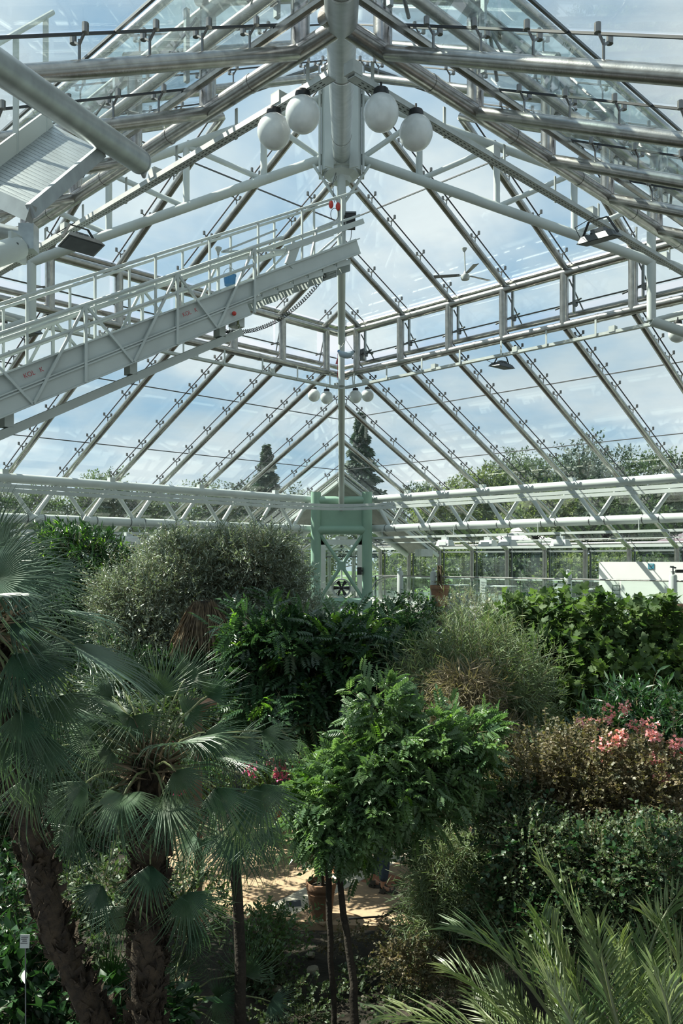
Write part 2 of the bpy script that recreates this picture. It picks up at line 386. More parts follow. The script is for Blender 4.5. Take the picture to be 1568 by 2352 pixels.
# the vertical step between the roof tiers: a vent band on each side
ZL, ZU = 9.55, 10.67
def band(k, face):
    nm, n, t = face
    rt = thing(f'window_{k+1}', f'vent band between two steel tubes, {nm} side of the upper roof', None, C2+n*HS+Vector((0, 0, ZL)), kind='structure')
    P = lambda U, Vv, z: C2+n*U+t*Vv+Vector((0, 0, z))
    E = HS
    MB().tube(P(E, -E, ZL), P(E, E, ZL), 0.088, n=14).build('ring_tube', 'steel', rt)
    MB().tube(P(E, -E, ZU), P(E, E, ZU), 0.088, n=14).build('ring_tube', 'steel', rt)
    MB().tube(P(E+.42, -E-.42, ZL+.33), P(E+.42, E+.42, ZL+.33), 0.06, n=10).build('sill_tube', 'steel', rt)
    MB().tube(P(E+.30, -E-.3, ZU+.17), P(E+.30, E+.3, ZU+.17), 0.045, n=10).build('head_tube', 'steel', rt)
    for i in range(-3, 4):
        Vv = i*PP
        MB().tube(P(E, Vv, ZL), P(E, Vv, ZU), 0.095, n=12).build('post', 'steel', rt)
        MB().beam(P(E+.2, Vv+.12, ZL+.3), P(E+.2, Vv+.12, ZU), 0.05, 0.05, up=n).build('vent_jamb', 'aluminium', rt, False)
        # joint sleeves on the lower tube
        MB().tube(P(E, Vv+PP*.5-.03, ZL), P(E, Vv+PP*.5+.03, ZL), 0.094, n=14).build('sleeve', 'steel', rt)
        MB().tube(P(E+.12, Vv+.05, ZU-.1), P(E+.5, Vv+.2, ZL+.35), 0.016, n=6).build('vent_stay', 'steel_dark', rt)
        MB().tube(P(E+.1, Vv-.28, ZL+.42), P(E+.35, Vv+.22, ZL+.62), 0.02, n=6).build('vent_rack', 'steel_dark', rt)
        g = MB().box(P(E+.22, Vv+.14, ZL+.5), (.09, .09, .13)); g.build('vent_gear', 'steel_dark', rt, False)
        if i < 3:
            MB().prism([P(E+.32, Vv+.04, ZL+.5), P(E+.32, Vv+PP-.04, ZL+.5), P(E+.32, Vv+PP-.04, ZU+.15), P(E+.32, Vv+.04, ZU+.15)], n, .01).build('glass_pane', 'glass', rt, False)
    MB().tube(P(E+.2, -E, ZL+.5), P(E+.2, E, ZL+.5), 0.017, n=6).build('drive_rod', 'steel_dark', rt)
    # cable tray hung below the lower tube
    tr = thing('cable_tray', f'white perforated cable tray hanging below the {nm} steel ring tube', 'cable tray', P(E, 0, 9.17))
    ch = MB(); a, b = P(E-.05, -E+.18, 9.15), P(E-.05, E-.18, 9.15)
    ch.beam(a, b, 0.10, 0.010); ch.beam(a+n*.05, b+n*.05, 0.008, 0.06, off=.025); ch.beam(a-n*.05, b-n*.05, 0.008, 0.06, off=.025)
    ch.build('channel', 'white_dirty', tr, False)
    if k > 1:
        sl2 = MB(); q = -E+.3
        while q < E-.3:
            for dv in (-.02, .02): sl2.beam(P(E-.05+dv, q, 9.143), P(E-.05+dv, q+.035, 9.143), .008, .003)
            q += .075
        stuff(sl2.build('slot', 'black', tr, False))
    j = -E+.6; kk = 0
    while j < E:
        MB().beam(P(E-.12, j, 9.15), P(E-.12, j, ZL-.06 if True else 0), 0.012, 0.04, up=t).build('hanger', 'white_paint', tr, False)
        if kk % 2 == 0:
            MB().box(P(E-.05, j+.35, 9.235), (.13, .13, .12), Matrix.Rotation(PI/4, 3, 'Z')).build('junction_box', 'white_dirty', tr, False)
        j += PP*0.75; kk += 1
for k, fc in enumerate(FACES): band(k, fc)
# dark slots of the tray's perforation are fine geometry on the near trays
# globes hanging from the trays
def globe(px, py, rpx, label, near=True):
    Y = 0.173*F/rpx; c = at(px, py, Y)
    g = thing('globe_lamp', label, 'lamp', c+Vector((0, 0, .2)), 'opal globe lamps under the cable trays')
    MB().sphere(c, 0.173, 28, 18, (1, 1, 1.04)).build('globe', 'opal', g)
    MB().lathe([(0, .06), (.07, .06), (.078, 0.03), (.078, 0.0), (.06, -.02), (0, -.02)], c+Vector((0, 0, .168)), 20).build('cap', 'black', g)
    MB().tube(c+Vector((0, 0, .2)), c+Vector((0, 0, .30)), 0.012, n=6).build('stem', 'black', g)
globe(629, 302, 38.5, 'near globe lamp, outer one of the pair left of the big central tube')
globe(695, 263, 40, 'large near globe lamp just left of the big central tube')
globe(875, 259, 40.5, 'large near globe lamp just right of the big central tube')
globe(955, 305, 38.5, 'near globe lamp, outer one of the pair right of the big central tube')
globe(721, 908, 14.2, 'small far globe lamp, leftmost of the four at the far corner')
globe(750, 913, 14.6, 'small far globe lamp just left of the far hanging pole')
globe(816, 911, 14.6, 'small far globe lamp just right of the far hanging pole')
globe(844, 908, 14.3, 'small far globe lamp, rightmost of the four at the far corner')
globe(8, 762, 20, 'globe lamp cut by the left edge of the picture')
globe(1556, 765, 21, 'globe lamp cut by the right edge of the picture')

# ---- hip trusses
def hip_truss(dirv, label, upper_r=.075, low_r=.09, big=None, webs=True):
    rt = thing('roof_truss', label, 'truss', C2+dirv*5+Vector((0, 0, 9)))
    P = lambda d, z: C2+dirv*d+Vector((0, 0, EYE+z))
    zu = lambda d: 8.62-0.353*d; zl = lambda d: 7.50-0.353*d
    if big:
        MB().tube(P(.15, 7.35), P(15.0, 2.75), big, n=24).build('big_tube', 'aluminium', rt)
        for d in (2.0, 5.7, 8.3): MB().tube(P(d, 7.35-.3098*(d-.15)), P(d+.05, 7.35-.3098*(d-.1)), big+.006, n=24).build('weld_ring', 'steel', rt)
        MB().tube(P(.3, zu(.3)), P(7.3, zu(7.3)), upper_r, n=12).build('top_chord', 'white_paint', rt)
    else:
        MB().tube(P(.3, zu(.3)), P(7.4, zu(7.4)), upper_r, n=12).build('top_chord', 'white_paint', rt)
        MB().tube(P(.3, zl(.3)), P(5.7, zl(5.7)), low_r, n=14).build('bottom_chord', 'white_paint', rt)
        ks = [1.43, 2.855, 4.28, 5.70]
        for d in ks:
            zb = 4.40 if d > 5 else zl(d)
            MB().tube(P(d, zu(d)), P(d, zb), 0.082 if d > 5 else 0.062, n=12).build('post', 'white_paint', rt)
        for a, b in zip([.35]+ks[:-1], ks): MB().tube(P(b, zu(b)), P(a, zl(a)), 0.048, n=10).build('brace', 'white_paint', rt)
    # outer, lower part
    if not big:
        z2 = lambda d: 4.40-0.353*(d-5.7); z3 = lambda d: 5.62-0.353*(d-5.7)
        MB().path([P(5.7, 4.40), P(13.2, z2(13.2))], .09, 14).build('bottom_chord', 'white_paint', rt)
        MB().tube(P(5.7, z3(5.7)-.05), P(13.4, z3(13.4)-.1), .07, n=12).build('top_chord', 'white_paint', rt)
        dd = [5.7, 7.6, 9.5, 11.4, 13.2]
        for a, b in zip(dd[:-1], dd[1:]):
            MB().tube(P(b, z3(b)-.05), P(b, z2(b)), 0.055, n=10).build('post', 'white_paint', rt)
            MB().tube(P(b, z3(b)-.05), P(a, z2(a)), 0.045, n=10).build('brace', 'white_paint', rt)
    return rt
hip_truss(Vector((1, 0, 0)), 'white tubular truss running from the central hub to the right')
hip_truss(Vector((-1, 0, 0)), 'white tubular truss running from the central hub to the left')
hip_truss(Vector((0, 1, 0)), 'white tube truss seen end-on down the middle towards the green frame')
hip_truss(Vector((0, -1, 0)), 'thick grey tube coming from the hub overhead at the top of the picture', big=.155)
# hub
hub = thing('roof_hub', 'white faceted hub block where the roof trusses meet', 'hub', C2+Vector((0, 0, EYE+7.3)))
b = MB()
for k in range(4):
    a = PI/4*2*k
b.prism([C2+Vector((x, y, EYE+7.12)) for x, y in ((-.37, -.1), (-.1, -.37), (.1, -.37), (.37, -.1), (.37, .1), (.1, .37), (-.1, .37), (-.37, .1))], (0, 0, 1), 1.62)
b.build('core', 'white_paint', hub, False)
for s in (-1, 1):
    MB().prism([C2+Vector((s*.14, -.40, EYE+7.02)), C2+Vector((s*.30, -.40, EYE+7.06)), C2+Vector((s*.30, -.40, EYE+8.7)), C2+Vector((s*.14, -.40, EYE+8.7))], (0, 1, 0), .03).build('face_plate', 'white_paint', hub, False)
    MB().box(C2+Vector((s*.40, 0, EYE+7.9)), (.04, .3, 1.66)).build('face_plate', 'white_paint', hub, False)
MB().lathe([(0, -.02), (.16, -.02), (.20, .06), (.34, .12), (.34, .2), (0, .2)], C2+Vector((0, 0, EYE+6.95)), 8).build('base_plate', 'white_paint', hub, False)
for s in (-1, 1):
    MB().tube(C2+Vector((s*.52, -.05, EYE+7.25)), C2+Vector((s*.03, -.1, EYE+6.5)), .028, n=8).build('stay', 'white_paint', hub)
pole = MB().tube(C2+Vector((0, -.12, EYE+7.1)), C2+Vector((0, -.12, EYE+5.5)), .075, n=14).build('hanger_pole', 'white_paint', hub)
# ---- perimeter truss (inside ring) on the two far sides + light rail
def ring_truss(k, nm, n, t):
    H = 30.0-YC; H = H*q2
    rt = thing('ring_truss', f'white zigzag tube truss along the {nm} side behind the plants', 'truss', C2+n*H+Vector((0, 0, 5.6)))
    sg = -1 if k == 0 else 1      # far corner lies at V=-H for far right, V=+H for far left
    P = lambda Vv, z: C2+n*H+t*Vv+Vector((0, 0, z))
    zt, zb = EYE+2.12, EYE+1.09
    v_in = sg*(H-1.27); v_out = -sg*H
    MB().tube(P(v_in, zt), P(v_out, zt), .125, n=16).build('top_chord', 'white_paint', rt)
    MB().tube(P(v_in, zb), P(v_out, zb), .125, n=16).build('bottom_chord', 'white_paint', rt)
    B = 3.05/2; L_ = 2*H-1.3; m = int(L_/B)
    d = (v_out-v_in)/abs(v_out-v_in)
    for i in range(m):
        a = v_in+d*(.35+i*B); c = a+d*B/2; e2 = a+d*B
        MB().tube(P(a, zt), P(c, zb), .062, n=9).build('brace', 'white_paint', rt)
        MB().tube(P(c, zb), P(e2, zt), .062, n=9).build('brace', 'white_paint', rt)
        for o in (-.18, .28):
            MB().tube(P(c+o-.014, zb), P(c+o+.014, zb), .131, n=16).build('strap', 'steel_dark', rt)
        if i % 2 == 1:
            MB().box(P(a, zt+.06), (.16, .16, .32), Matrix.Rotation(PI/4, 3, 'Z')).build('bracket', 'white_paint', rt, False)
    # grow-light tray
    z = EYE+.76
    tr = thing('lighting_rail', f'thin white rail below the {nm} zigzag truss carrying lamps', 'rail', P(0, z))
    a, b = P(sg*(H-1.4), z)-n*.2, P(v_out, z)-n*.2
    MB().beam(a, b, .12, .07).build('rail', 'white_paint', tr, False)
    MB().beam(a-Vector((0, 0, .18)), b-Vector((0, 0, .18)), .03, .03).build('wire', 'white_paint', tr, False)
    for i in range(0, m, 2):
        q = v_in+d*(.9+i*B)
        MB().tube(P(q, z)-n*.2, P(q, zb)-n*.2, .014, n=6).build('hanger', 'white_paint', tr)
    # curved gantry rail (straight runs, curve added once)
    return P
for k in (0, 1): ring_truss(k, FACES[k][0], FACES[k][1], FACES[k][2])
YR = 27.6; HR = (YR-YC)
pts = []
ctrl = [(-HR, YC), (-1.6, YR-1.75), (-.9, YR-1.15), (-.4, YR-.92), (0, YR-.86), (.4, YR-.92), (.9, YR-1.15), (1.6, YR-1.75), (HR, YC)]
rail = thing('gantry_rail', 'curved white double running rail passing in front of the green frame', 'rail', (0, YR-.86, EYE+1.65))
for dz, wd in ((0.06, .07), (-.05, .09)):
    for a, b in zip(ctrl[:-1], ctrl[1:]):
        MB().beam((*a, EYE+1.70+dz), (*b, EYE+1.70+dz), wd, .09).build('rail', 'white_paint', rail, False)
# ---- green corner frame
FY = 28.6
gf = thing('support_frame', 'green painted steel frame of two columns with cross bracing at the far corner', 'column', (0, FY, 0))
for s in (-1, 1):
    MB().tube((s*.885, FY, 0), (s*.885, FY, EYE+2.35), .175, n=24).build('column', 'green_paint', gf)
for z, r in ((EYE+2.06, .14), (EYE+1.03, .16), (EYE-1.47, .16)):
    MB().tube((-.86, FY, z), (.86, FY, z), r, n=20).build('crossbar', 'green_paint', gf)
MB().box((0, FY, EYE+1.5), (1.62, .05, .95)).build('web_plate', 'green_paint', gf, False)
zc_ = EYE-.20
for sx, z0 in ((-1, EYE+.88), (1, EYE+.88), (-1, EYE-1.35), (1, EYE-1.35)):
    MB().tube((sx*.74, FY, z0), (sx*.08, FY, zc_+(.12 if z0 > EYE else -.12)), .062, n=12).build('brace', 'green_paint', gf)
MB().box((0, FY, zc_), (.30, .10, .30)).build('node_plate', 'green_paint', gf, False)
# industrial fan
fa = thing('circulation_fan', 'round white housed fan with dark blades inside the green frame', 'fan', (-.02, FY+.15, EYE-1.0))
fc_ = Vector((0.0, FY+.05, EYE-.98))
MB().lathe([(.30, 0), (.34, 0), (.34, .45), (.30, .45), (.285, .2), (.30, 0)], fc_, 28, axis=(0, 1, 0)).build('housing', 'white_dirty', fa)
hb = MB().lathe([(0, -.02), (.06, 0), (.07, .12), (0, .14)], fc_+Vector((0, .05, 0)), 14, axis=(0, 1, 0)); hb.build('hub', 'black', fa)
for k in range(6):
    a = k*PI/3; bl = MB(); d = Vector((math.cos(a), 0, math.sin(a))); s_ = Vector((-math.sin(a), .35, math.cos(a)))
    c0 = fc_+Vector((0, .1, 0)); bl.prism([c0+d*.06-s_*.03, c0+d*.27-s_*.07, c0+d*.28+s_*.06, c0+d*.06+s_*.03], (0, 1, 0), .008); bl.build('blade', 'black', fa, False)
for k in range(3):
    g = MB(); r = .1+.09*k
    g.path([fc_+Vector((r*math.cos(t*PI/10), -.01, r*math.sin(t*PI/10))) for t in range(21)], .004, 4, False); g.build('guard_ring', 'steel_dark', fa)
MB().tube(fc_+Vector((0, .2, .32)), fc_+Vector((0, .2, .70)), .03, n=8).build('bracket', 'white_dirty', fa)
MB().box(fc_+Vector((0, .25, -.40)), (.5, .3, .06)).build('foot', 'white_dirty', fa, False)
# black box on the column
sb = thing('loudspeaker', 'small black box on the inner side of the right green column', 'speaker', (.62, FY-.05, EYE-.45))
MB().box((.62, FY-.1, EYE-.38), (.16, .2, .26)).build('cabinet', 'black', sb, False)
MB().box((.73, FY-.05, EYE-.38), (.1, .05, .05)).build('bracket', 'black', sb, False)
# white window frame behind the green frame
wf = thing('door_1', 'white framed glazed door bay behind the green frame', None, (0, 33.4, 2.85), kind='structure')
for x in (-.75, .75): MB().box((x, 33.3, 4.1), (.22, .16, 2.8)).build('door_jamb', 'white_paint', wf, False)
MB().box((0, 33.3, EYE+.72), (1.9, .16, .22)).build('door_head', 'white_paint', wf, False)
MB().box((0, 33.3, EYE-1.15), (1.5, .14, .2)).build('door_rail', 'white_paint', wf, False)
MB().box((0, 33.3, EYE+.12), (1.4, .05, .03)).build('glazing_bar', 'gasket', wf, False)
MB().box((0, 33.35, 4.1), (1.3, .012, 2.2)).build('glass_pane', 'glass_wall', wf, False)
MB().box((0, 33.3, EYE+.9), (.5, .1, .1)).build('door_closer', 'white_paint', wf, False)

# corrugated corner under the far hip
for k, s in ((0, 1), (1, -1)):
    sf = thing('trim_%d' % (k+1), f'sloping corrugated soffit at the far corner, {"right" if s > 0 else "left"} half', None, (s*1.5, 30.5, 6), kind='structure')
    n, t = FACES[k][1], FACES[k][2]; sg = -1 if k == 0 else 1
    P = lambda U, Vv, dz=0: C2+n*U+t*Vv+Vector((0, 0, zlow(U)+dz))
    # ribs run parallel to the rafter; between hip and third last rafter
    V_in = 6*PP-.05
    nrib = 12; V_end = V_in+1.55
    for i in range(nrib):
        a = V_in+(V_end-V_in)*i/nrib; c = V_in+(V_end-V_in)*(i+1)/nrib; m_ = (a+c)/2
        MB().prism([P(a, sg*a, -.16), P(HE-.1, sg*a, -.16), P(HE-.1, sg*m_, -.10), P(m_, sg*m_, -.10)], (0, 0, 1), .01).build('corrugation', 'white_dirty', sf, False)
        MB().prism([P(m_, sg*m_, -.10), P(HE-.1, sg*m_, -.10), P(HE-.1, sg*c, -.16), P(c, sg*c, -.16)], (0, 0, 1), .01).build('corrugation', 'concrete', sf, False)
    MB().beam(P(V_in-.1, sg*V_in, -.30), P(HE-.15, sg*V_in, -.30), .10, .10).build('edge_beam', 'white_paint', sf, False)
    MB().tube(P(V_end, sg*V_end, -.28), P(HE-.2, sg*V_end, -.28), .10, n=14).build('duct', 'white_paint', sf)
    MB().box(P(HE-.9, sg*9.35, -.55), (.5, .5, .28), Matrix.Rotation(.4, 3, 'Z')).build('duct_box', 'white_dirty', sf, False)

# ---- glass walls of the far sides
DECK = 2.85
for k in (0, 1):
    nm, n, t = FACES[k]; sg = -1 if k == 0 else 1
    wl = thing('wall_right' if k == 0 else 'wall_left', f'glazed wall with steel posts on the {nm} side', None, C2+n*HE+Vector((0, 0, DECK)), kind='structure')
    P = lambda Vv, z, du=0: C2+n*(HE+du)+t*Vv+Vector((0, 0, z))
    imax = int(HE/PP)
    for i in range(-imax, imax+1):
        Vv = i*PP
        MB().tube(P(Vv, DECK), P(Vv, 4.9), .085, n=12).build('post', 'steel', wl)
        MB().beam(P(Vv+.13, DECK, .12), P(Vv+.13, 4.95, .12), .04, .06, up=n).build('mullion', 'steel_dark', wl, False)
        if i < imax:
            MB().prism([P(Vv+.05, DECK+.05, .14), P(Vv+PP-.05, DECK+.05, .14), P(Vv+PP-.05, 4.95, .14), P(Vv+.05, 4.95, .14)], n, .012).build('glass_pane', 'glass_wall', wl, False)
    for z, h, m in ((4.98, .13, 'white_paint'), (4.80, .06, 'aluminium'), (DECK+.95, .07, 'white_paint'), (DECK+.04, .1, 'concrete')):
        MB().beam(P(-HE, z, .1), P(HE, z, .1), .07, h).build('rail', m, wl, False)
    MB().beam(P(-HE, DECK+.18, .3), P(HE, DECK+.18, .3), .12, .36).build('plinth', 'concrete', wl, False)
# ---- unseen building behind; back and near walls added to block low sky light
wb = MB().box((0, -1.0, 3.15), (18, .25, 6.3)).build('wall_back', 'concrete', None, False); tag(wb, 'unseen solid wall of the building behind the viewing gallery, added to block sky light', kind='structure')
gl_ = MB().box((0, -.45, 2.7), (18, 1.0, .25)).build('floor', 'concrete', None, False); tag(gl_, 'gallery floor slab behind the viewpoint', kind='structure')
for k in (2, 3):
    nm, n, t = FACES[k]
    ww = MB().prism([C2+n*HE-t*HE, C2+n*HE+t*HE, C2+n*HE+t*HE+Vector((0, 0, 4.9)), C2+n*HE-t*HE+Vector((0, 0, 4.9))], n, .25).build('wall_near_blocker', 'brownwall', None, False)
    tag(ww, f'unseen solid low wall, added to block sky light, closing the {nm} side of the hall', kind='structure')
# ---- deck
HD = (33.0-YC)*q2
for k in (0, 1):
    nm, n, t = FACES[k]; sg = -1 if k == 0 else 1
    poly = [C2+n*HD+t*(-HD), C2+n*HD+t*HD, C2+n*(HE+.1)+t*(HE+.1), C2+n*(HE+.1)-t*(HE+.1)]
    dk = MB().prism([p+Vector((0, 0, 2.55)) for p in poly], (0, 0, 1), .3).build('floor', 'concrete', None, False)
    tag(dk, f'raised concrete terrace deck on the {nm} side', kind='structure')
    wv = MB().prism([C2+n*(HD+.05)+t*(-HD), C2+n*(HD+.05)+t*HD, C2+n*(HD+.25)+t*HD, C2+n*(HD+.25)-t*HD], (0, 0, 1), 2.55).build('wall_terrace', 'wallwhite', None, False)
    tag(wv, f'retaining wall below the terrace on the {nm} side', kind='structure')
# deck balustrade, right side
bl = thing('balustrade', 'glass balustrade with steel handrail and white posts along the right terrace', 'railing', (4, 29, DECK))
n, t = FACES[0][1], FACES[0][2]
D = lambda u, z, dy=0: Vector((u*33.0/(F+u), 33.0*F/(F+u)+dy, z))
MB().tube(D(78, EYE-.60), D(784*1.35, EYE-.60), .026, n=8).build('handrail', 'steel', bl)
for u in (135, 211, 520, 761):
    c = D(u, 2.6); MB().lathe([(.12, 0), (.115, 1.42), (.10, 1.47), (.05, 1.49), (.05, 1.54), (.07, 1.58), (0, 1.6)], c, 18).build('post', 'white_paint', bl)
us = [78, 135, 211, 300, 410, 520, 640, 761, 950]
for a, b in zip(us[:-1], us[1:]):
    MB().prism([D(a+2, 2.9), D(b-2, 2.9), D(b-2, EYE-.62), D(a+2, EYE-.62)], n, .01).build('glass_panel', 'glass_rail', bl, False)
MB().tube(D(78, 2.7), D(78, EYE-.6), .03, n=8).build('end_post', 'furniture', bl)
cv = MB()
pp = [at(x, y, Y) for x, y, Y in ((908, 1325, 30.9), (880, 1326, 31), (862, 1336, 30.6), (853, 1353, 30), (856, 1370, 29.5), (868, 1382, 29.2), (885, 1391, 29), (905, 1400, 28.8))]
cv.path(pp, .028, 8).build('curved_handrail', 'steel', bl)
MB().path([p+Vector((.12, .25, -.05)) for p in pp[1:]], .02, 8).build('curved_handrail', 'steel', bl)
# white partition + sign
pt = thing('partition', 'white freestanding wall panel with a small blue sign on the right terrace', 'partition', at(1480, 1410, 25))
H2 = 34.3
Q = lambda u, z, dn=0: Vector((u*H2/(F+u), H2*F/(F+u), z))+n*dn
uu = [591, 636, 700, 775, 1000]
MB().prism([Q(591, 2.85), Q(1000, 2.85), Q(1000, EYE-.06), Q(591, EYE-.06)], n, .10).build('panel', 'wallwhite', pt, False)
MB().beam(Q(636, 2.9, -.01), Q(636, EYE-.7, -.01), .006, .006, up=n).build('panel_joint', 'steel_dark', pt, False)
MB().prism([Q(704, EYE-.11, -.02), Q(718, EYE-.11, -.02), Q(718, EYE-.27, -.02), Q(704, EYE-.27, -.02)], n, .015).build('sign', 'sign_blue', pt, False)
for j, (a, b) in enumerate(((706, 716), (706, 714), (706, 711))):
    z = EYE-.15-.035*j; MB().beam(Q(a, z, -.024), Q(b, z, -.024), .004, .010, up=Vector((0, 0, 1))).build('sign_text', 'label_white', pt, False)
MB().prism([Q(591, 2.5, -.6), Q(1000, 2.5, -.6), Q(1000, 2.85, -.6), Q(591, 2.85, -.6)], n, .5).build('plinth', 'concrete', pt, False)
# ================================================================== EQUIPMENT
# inclined maintenance gantry (stair bridge) from the hub down to the near left
ga = thing('maintenance_gantry', 'white inclined stair bridge with railings hanging from the hub down to the left', 'gantry', (-2.2, 13, 8))
G0 = Vector((0.0, YC-.1, EYE+5.62)); GD = Vector((-q2, -q2, -.535)); GW = Vector((q2, -q2, 0))
def G(s, o=0, h=0): return G0+GD*s+GW*o+Vector((0, 0, h))
SE = 8.6; SM = 2.72
for o in (-.36, .36):
    MB().beam(G(-.05, o), G(SM+.4, o), .05, .27).build('side_beam', 'white_paint', ga, False)
    for h in (.13, -.13): MB().beam(G(-.05, o+(.04 if o > 0 else -.04), h), G(SM+.3, o+(.04 if o > 0 else -.04), h), .04, .02).build('flange', 'white_paint', ga, False)
    # outer section: deeper double beams
    MB().beam(G(SM-.4, o*1.12, -.02), G(SE, o*1.12, -.02), .05, .26).build('side_beam', 'white_paint', ga, False)
    MB().beam(G(SM-.2, o*1.2, -.30), G(SE, o*1.2, -.30), .05, .24).build('side_beam', 'white_paint', ga, False)
    for h in (.11, -.15, -.19, -.42): MB().beam(G(SM-.3, o*1.27, h), G(SE, o*1.27, h), .05, .018).build('flange', 'white_paint', ga, False)
    # hand rails
    for h in (1.0, .55):
        MB().tube(G(-.1, o, h), G(SE, o, h), .022, n=8).build('handrail', 'white_paint', ga)
    MB().beam(G(-.15, o*1.1, .42), G(1.7, o*1.1, .42), .05, .09).build('guide_rail', 'white_paint', ga, False)
    s = .35
    while s < SE:
        MB().beam(G(s, o, .1), G(s, o, 1.0), .03, .03, up=GW).build('baluster', 'white_paint', ga, False); s += .95
    # outer section lattice
    s = SM-.3; j = 0
    MB().tube(G(SM-.9, o*1.3, .62), G(SE, o*1.3, .62), .028, n=8).build('upper_rail', 'white_paint', ga)
    MB().tube(G(SM-.3, o*1.3, .34), G(SE, o*1.3, .34), .024, n=8).build('upper_rail', 'white_paint', ga)
    while s < SE-.8:
        MB().beam(G(s, o*1.32, .62), G(s+.72, o*1.32, -.42), .035, .035, up=GW).build('lattice_bar', 'white_paint', ga, False)
        MB().beam(G(s+1.44, o*1.32, .62), G(s+.72, o*1.32, -.42), .035, .035, up=GW).build('lattice_bar', 'white_paint', ga, False)
        MB().beam(G(s, o*1.32, .62), G(s, o*1.32, -.42), .04, .04, up=GW).build('lattice_post', 'white_paint', ga, False)
        s += 1.44
# treads (perforated) under the upper section
for j in range(8):
    s = .12+j*.34
    q0 = G(s, 0, -.22-.0); 
    tr_ = MB()
    a = Vector((-q2, -q2, 0))
    for kx in range(9):
        tr_.beam(q0+GW*(-.33+.082*kx)-a*.0, q0+GW*(-.33+.082*kx)+a*.34, .03, .02)
    for ky in range(4): tr_.beam(q0+GW*-.34+a*(.02+.1*ky), q0+GW*.34+a*(.02+.1*ky), .02, .018)
    tr_.beam(q0-GW*.34, q0+GW*.34, .02, .09)
    tr_.prism([q0-GW*.34+Vector((0, 0, -.02)), q0+GW*.34+Vector((0, 0, -.02)), q0+GW*.34+Vector((0, 0, -.17)), q0-GW*.34+Vector((0, 0, -.17))], a, .006)
    for kx in range(16):
        for kz in range(3): tr_.box(q0+GW*(-.32+.042*kx)+Vector((0, 0, -.045-.045*kz))-a*.004, (.02, .02, .02), Matrix.Rotation(PI/4, 3, 'Z'))
    tr_.build('stair_tread', 'white_dirty', ga, False)
    MB().prism([q0+GW*.345, q0+GW*.345+a*.34, q0+GW*.345+a*.34+Vector((0, 0, -.20)), q0+GW*.345+Vector((0, 0, -.05))], GW, .01).build('tread_cheek', 'white_paint', ga, False)
# deck of the outer section
j = SM
while j < SE:
    MB().beam(G(j, -.4, -.40), G(j, .4, -.40), .05, .03, up=GD.cross(GW)).build('cross_member', 'white_paint', ga, False); j += .42
MB().prism([G(SM, -.38, -.36), G(SE, -.38, -.36), G(SE, .38, -.36), G(SM, .38, -.36)], (0, 0, 1), .01).build('floor_plate', 'white_dirty', ga, False)
# lower sliding U channel
MB().beam(G(SM-.30, .1, -.66), G(SE, .1, -.66), .16, .11).build('slide_channel', 'white_paint', ga, False)
for s in (SM+.1, 4.4, 6.2): MB().beam(G(s, .1, -.60), G(s, .1, -.40), .12, .16, up=GW).build('slide_bracket', 'white_paint', ga, False)
MB().box(G(SM-.08, .3, -.34), (.18, .18, .40), Matrix.Rotation(PI/4, 3, 'Z')).build('end_block', 'white_dirty', ga, False)
MB().sphere(G(SM+.12, .5, -.30), .035, 12, 8).build('stop_button', 'red', ga)
hk = MB(); p0 = G(SM-.02, .42, -.40); hk.tube(p0, p0+Vector((0, 0, -.10)), .016, n=8); hk.path([p0+Vector((.02*math.sin(a), 0, -.12-.03*math.cos(a))) for a in [i*.6 for i in range(9)]], .008, 6); hk.build('hook', 'stalk', ga)
for ss, oo in ((3.75, .46), (6.05, .47)):
    for j, ln in enumerate((.05, .035, .05, .045, .05)):
        pass
# red lettering on the beams
def text3d(body, loc, xdir, updir, size, mname, parent, name='lettering'):
    cu = bpy.data.curves.new(name, 'FONT'); cu.body = body; cu.size = size; cu.extrude = .001; cu.align_x = 'CENTER'
    ob = bpy.data.objects.new(name, cu); COL.objects.link(ob)
    xd = Vector(xdir).normalized(); ud = Vector(updir); nd = xd.cross(ud).normalized(); ud = nd.cross(xd)
    M = Matrix((( *(xd.x, ud.x, nd.x, loc[0]),), (xd.y, ud.y, nd.y, loc[1]), (xd.z, ud.z, nd.z, loc[2]), (0, 0, 0, 1)))
    dg = bpy.context.evaluated_depsgraph_get(); dg.update()
    me = bpy.data.meshes.new_from_object(ob.evaluated_get(dg)); bpy.data.objects.remove(ob)
    me.materials.clear(); me.materials.append(MATS[mname]); me.name = name
    return link(name, me, parent, M)
for ss in (3.62, 6.0):
    text3d('KOL   K', G(ss, .47, -.05), -GD, (0, 0, 1), .085, 'ink_red', ga)
# diagonal brace near the top and working platform bits
for a, b in ((( .15, .36, .42), (1.0, .36, .12)), ((.9, -.36, .42), (1.5, -.36, .13)), ((.4, .36, .60), (.95, .36, .58)), ((.95, .36, .58), (1.1, .36, .12)), ((1.7, .4, .40), (3.0, .4, .72)), ((3.0, .4, .72), (1.9, .4, .78)), ((1.5, .1, .35), (2.9, .1, .62))):
    MB().beam(G(*a), G(*b), .035, .03).build('strut', 'white_paint', ga, False)
MB().beam(G(1.45, .38, .44), G(1.62, .38, .12), .04, .16).build('gusset', 'white_paint', ga, False)
# bucket on the stair
bk = thing('bucket', 'small blue bucket standing on the upper gantry stair', 'bucket', G(2.62, .1, .16))
MB().lathe([(0, 0), (.085, 0), (.10, .15), (.105, .15), (.105, .165), (.092, .165), (.08, .012), (0, .012)], G(2.62, .1, .16), 20).build('body', 'blue', bk)
MB().path([G(2.62, .1, .16)+Vector((.1*math.cos(a), 0, .16+.12*math.sin(a))) for a in [i*PI/10 for i in range(11)]], .004, 5).build('handle', 'steel', bk)
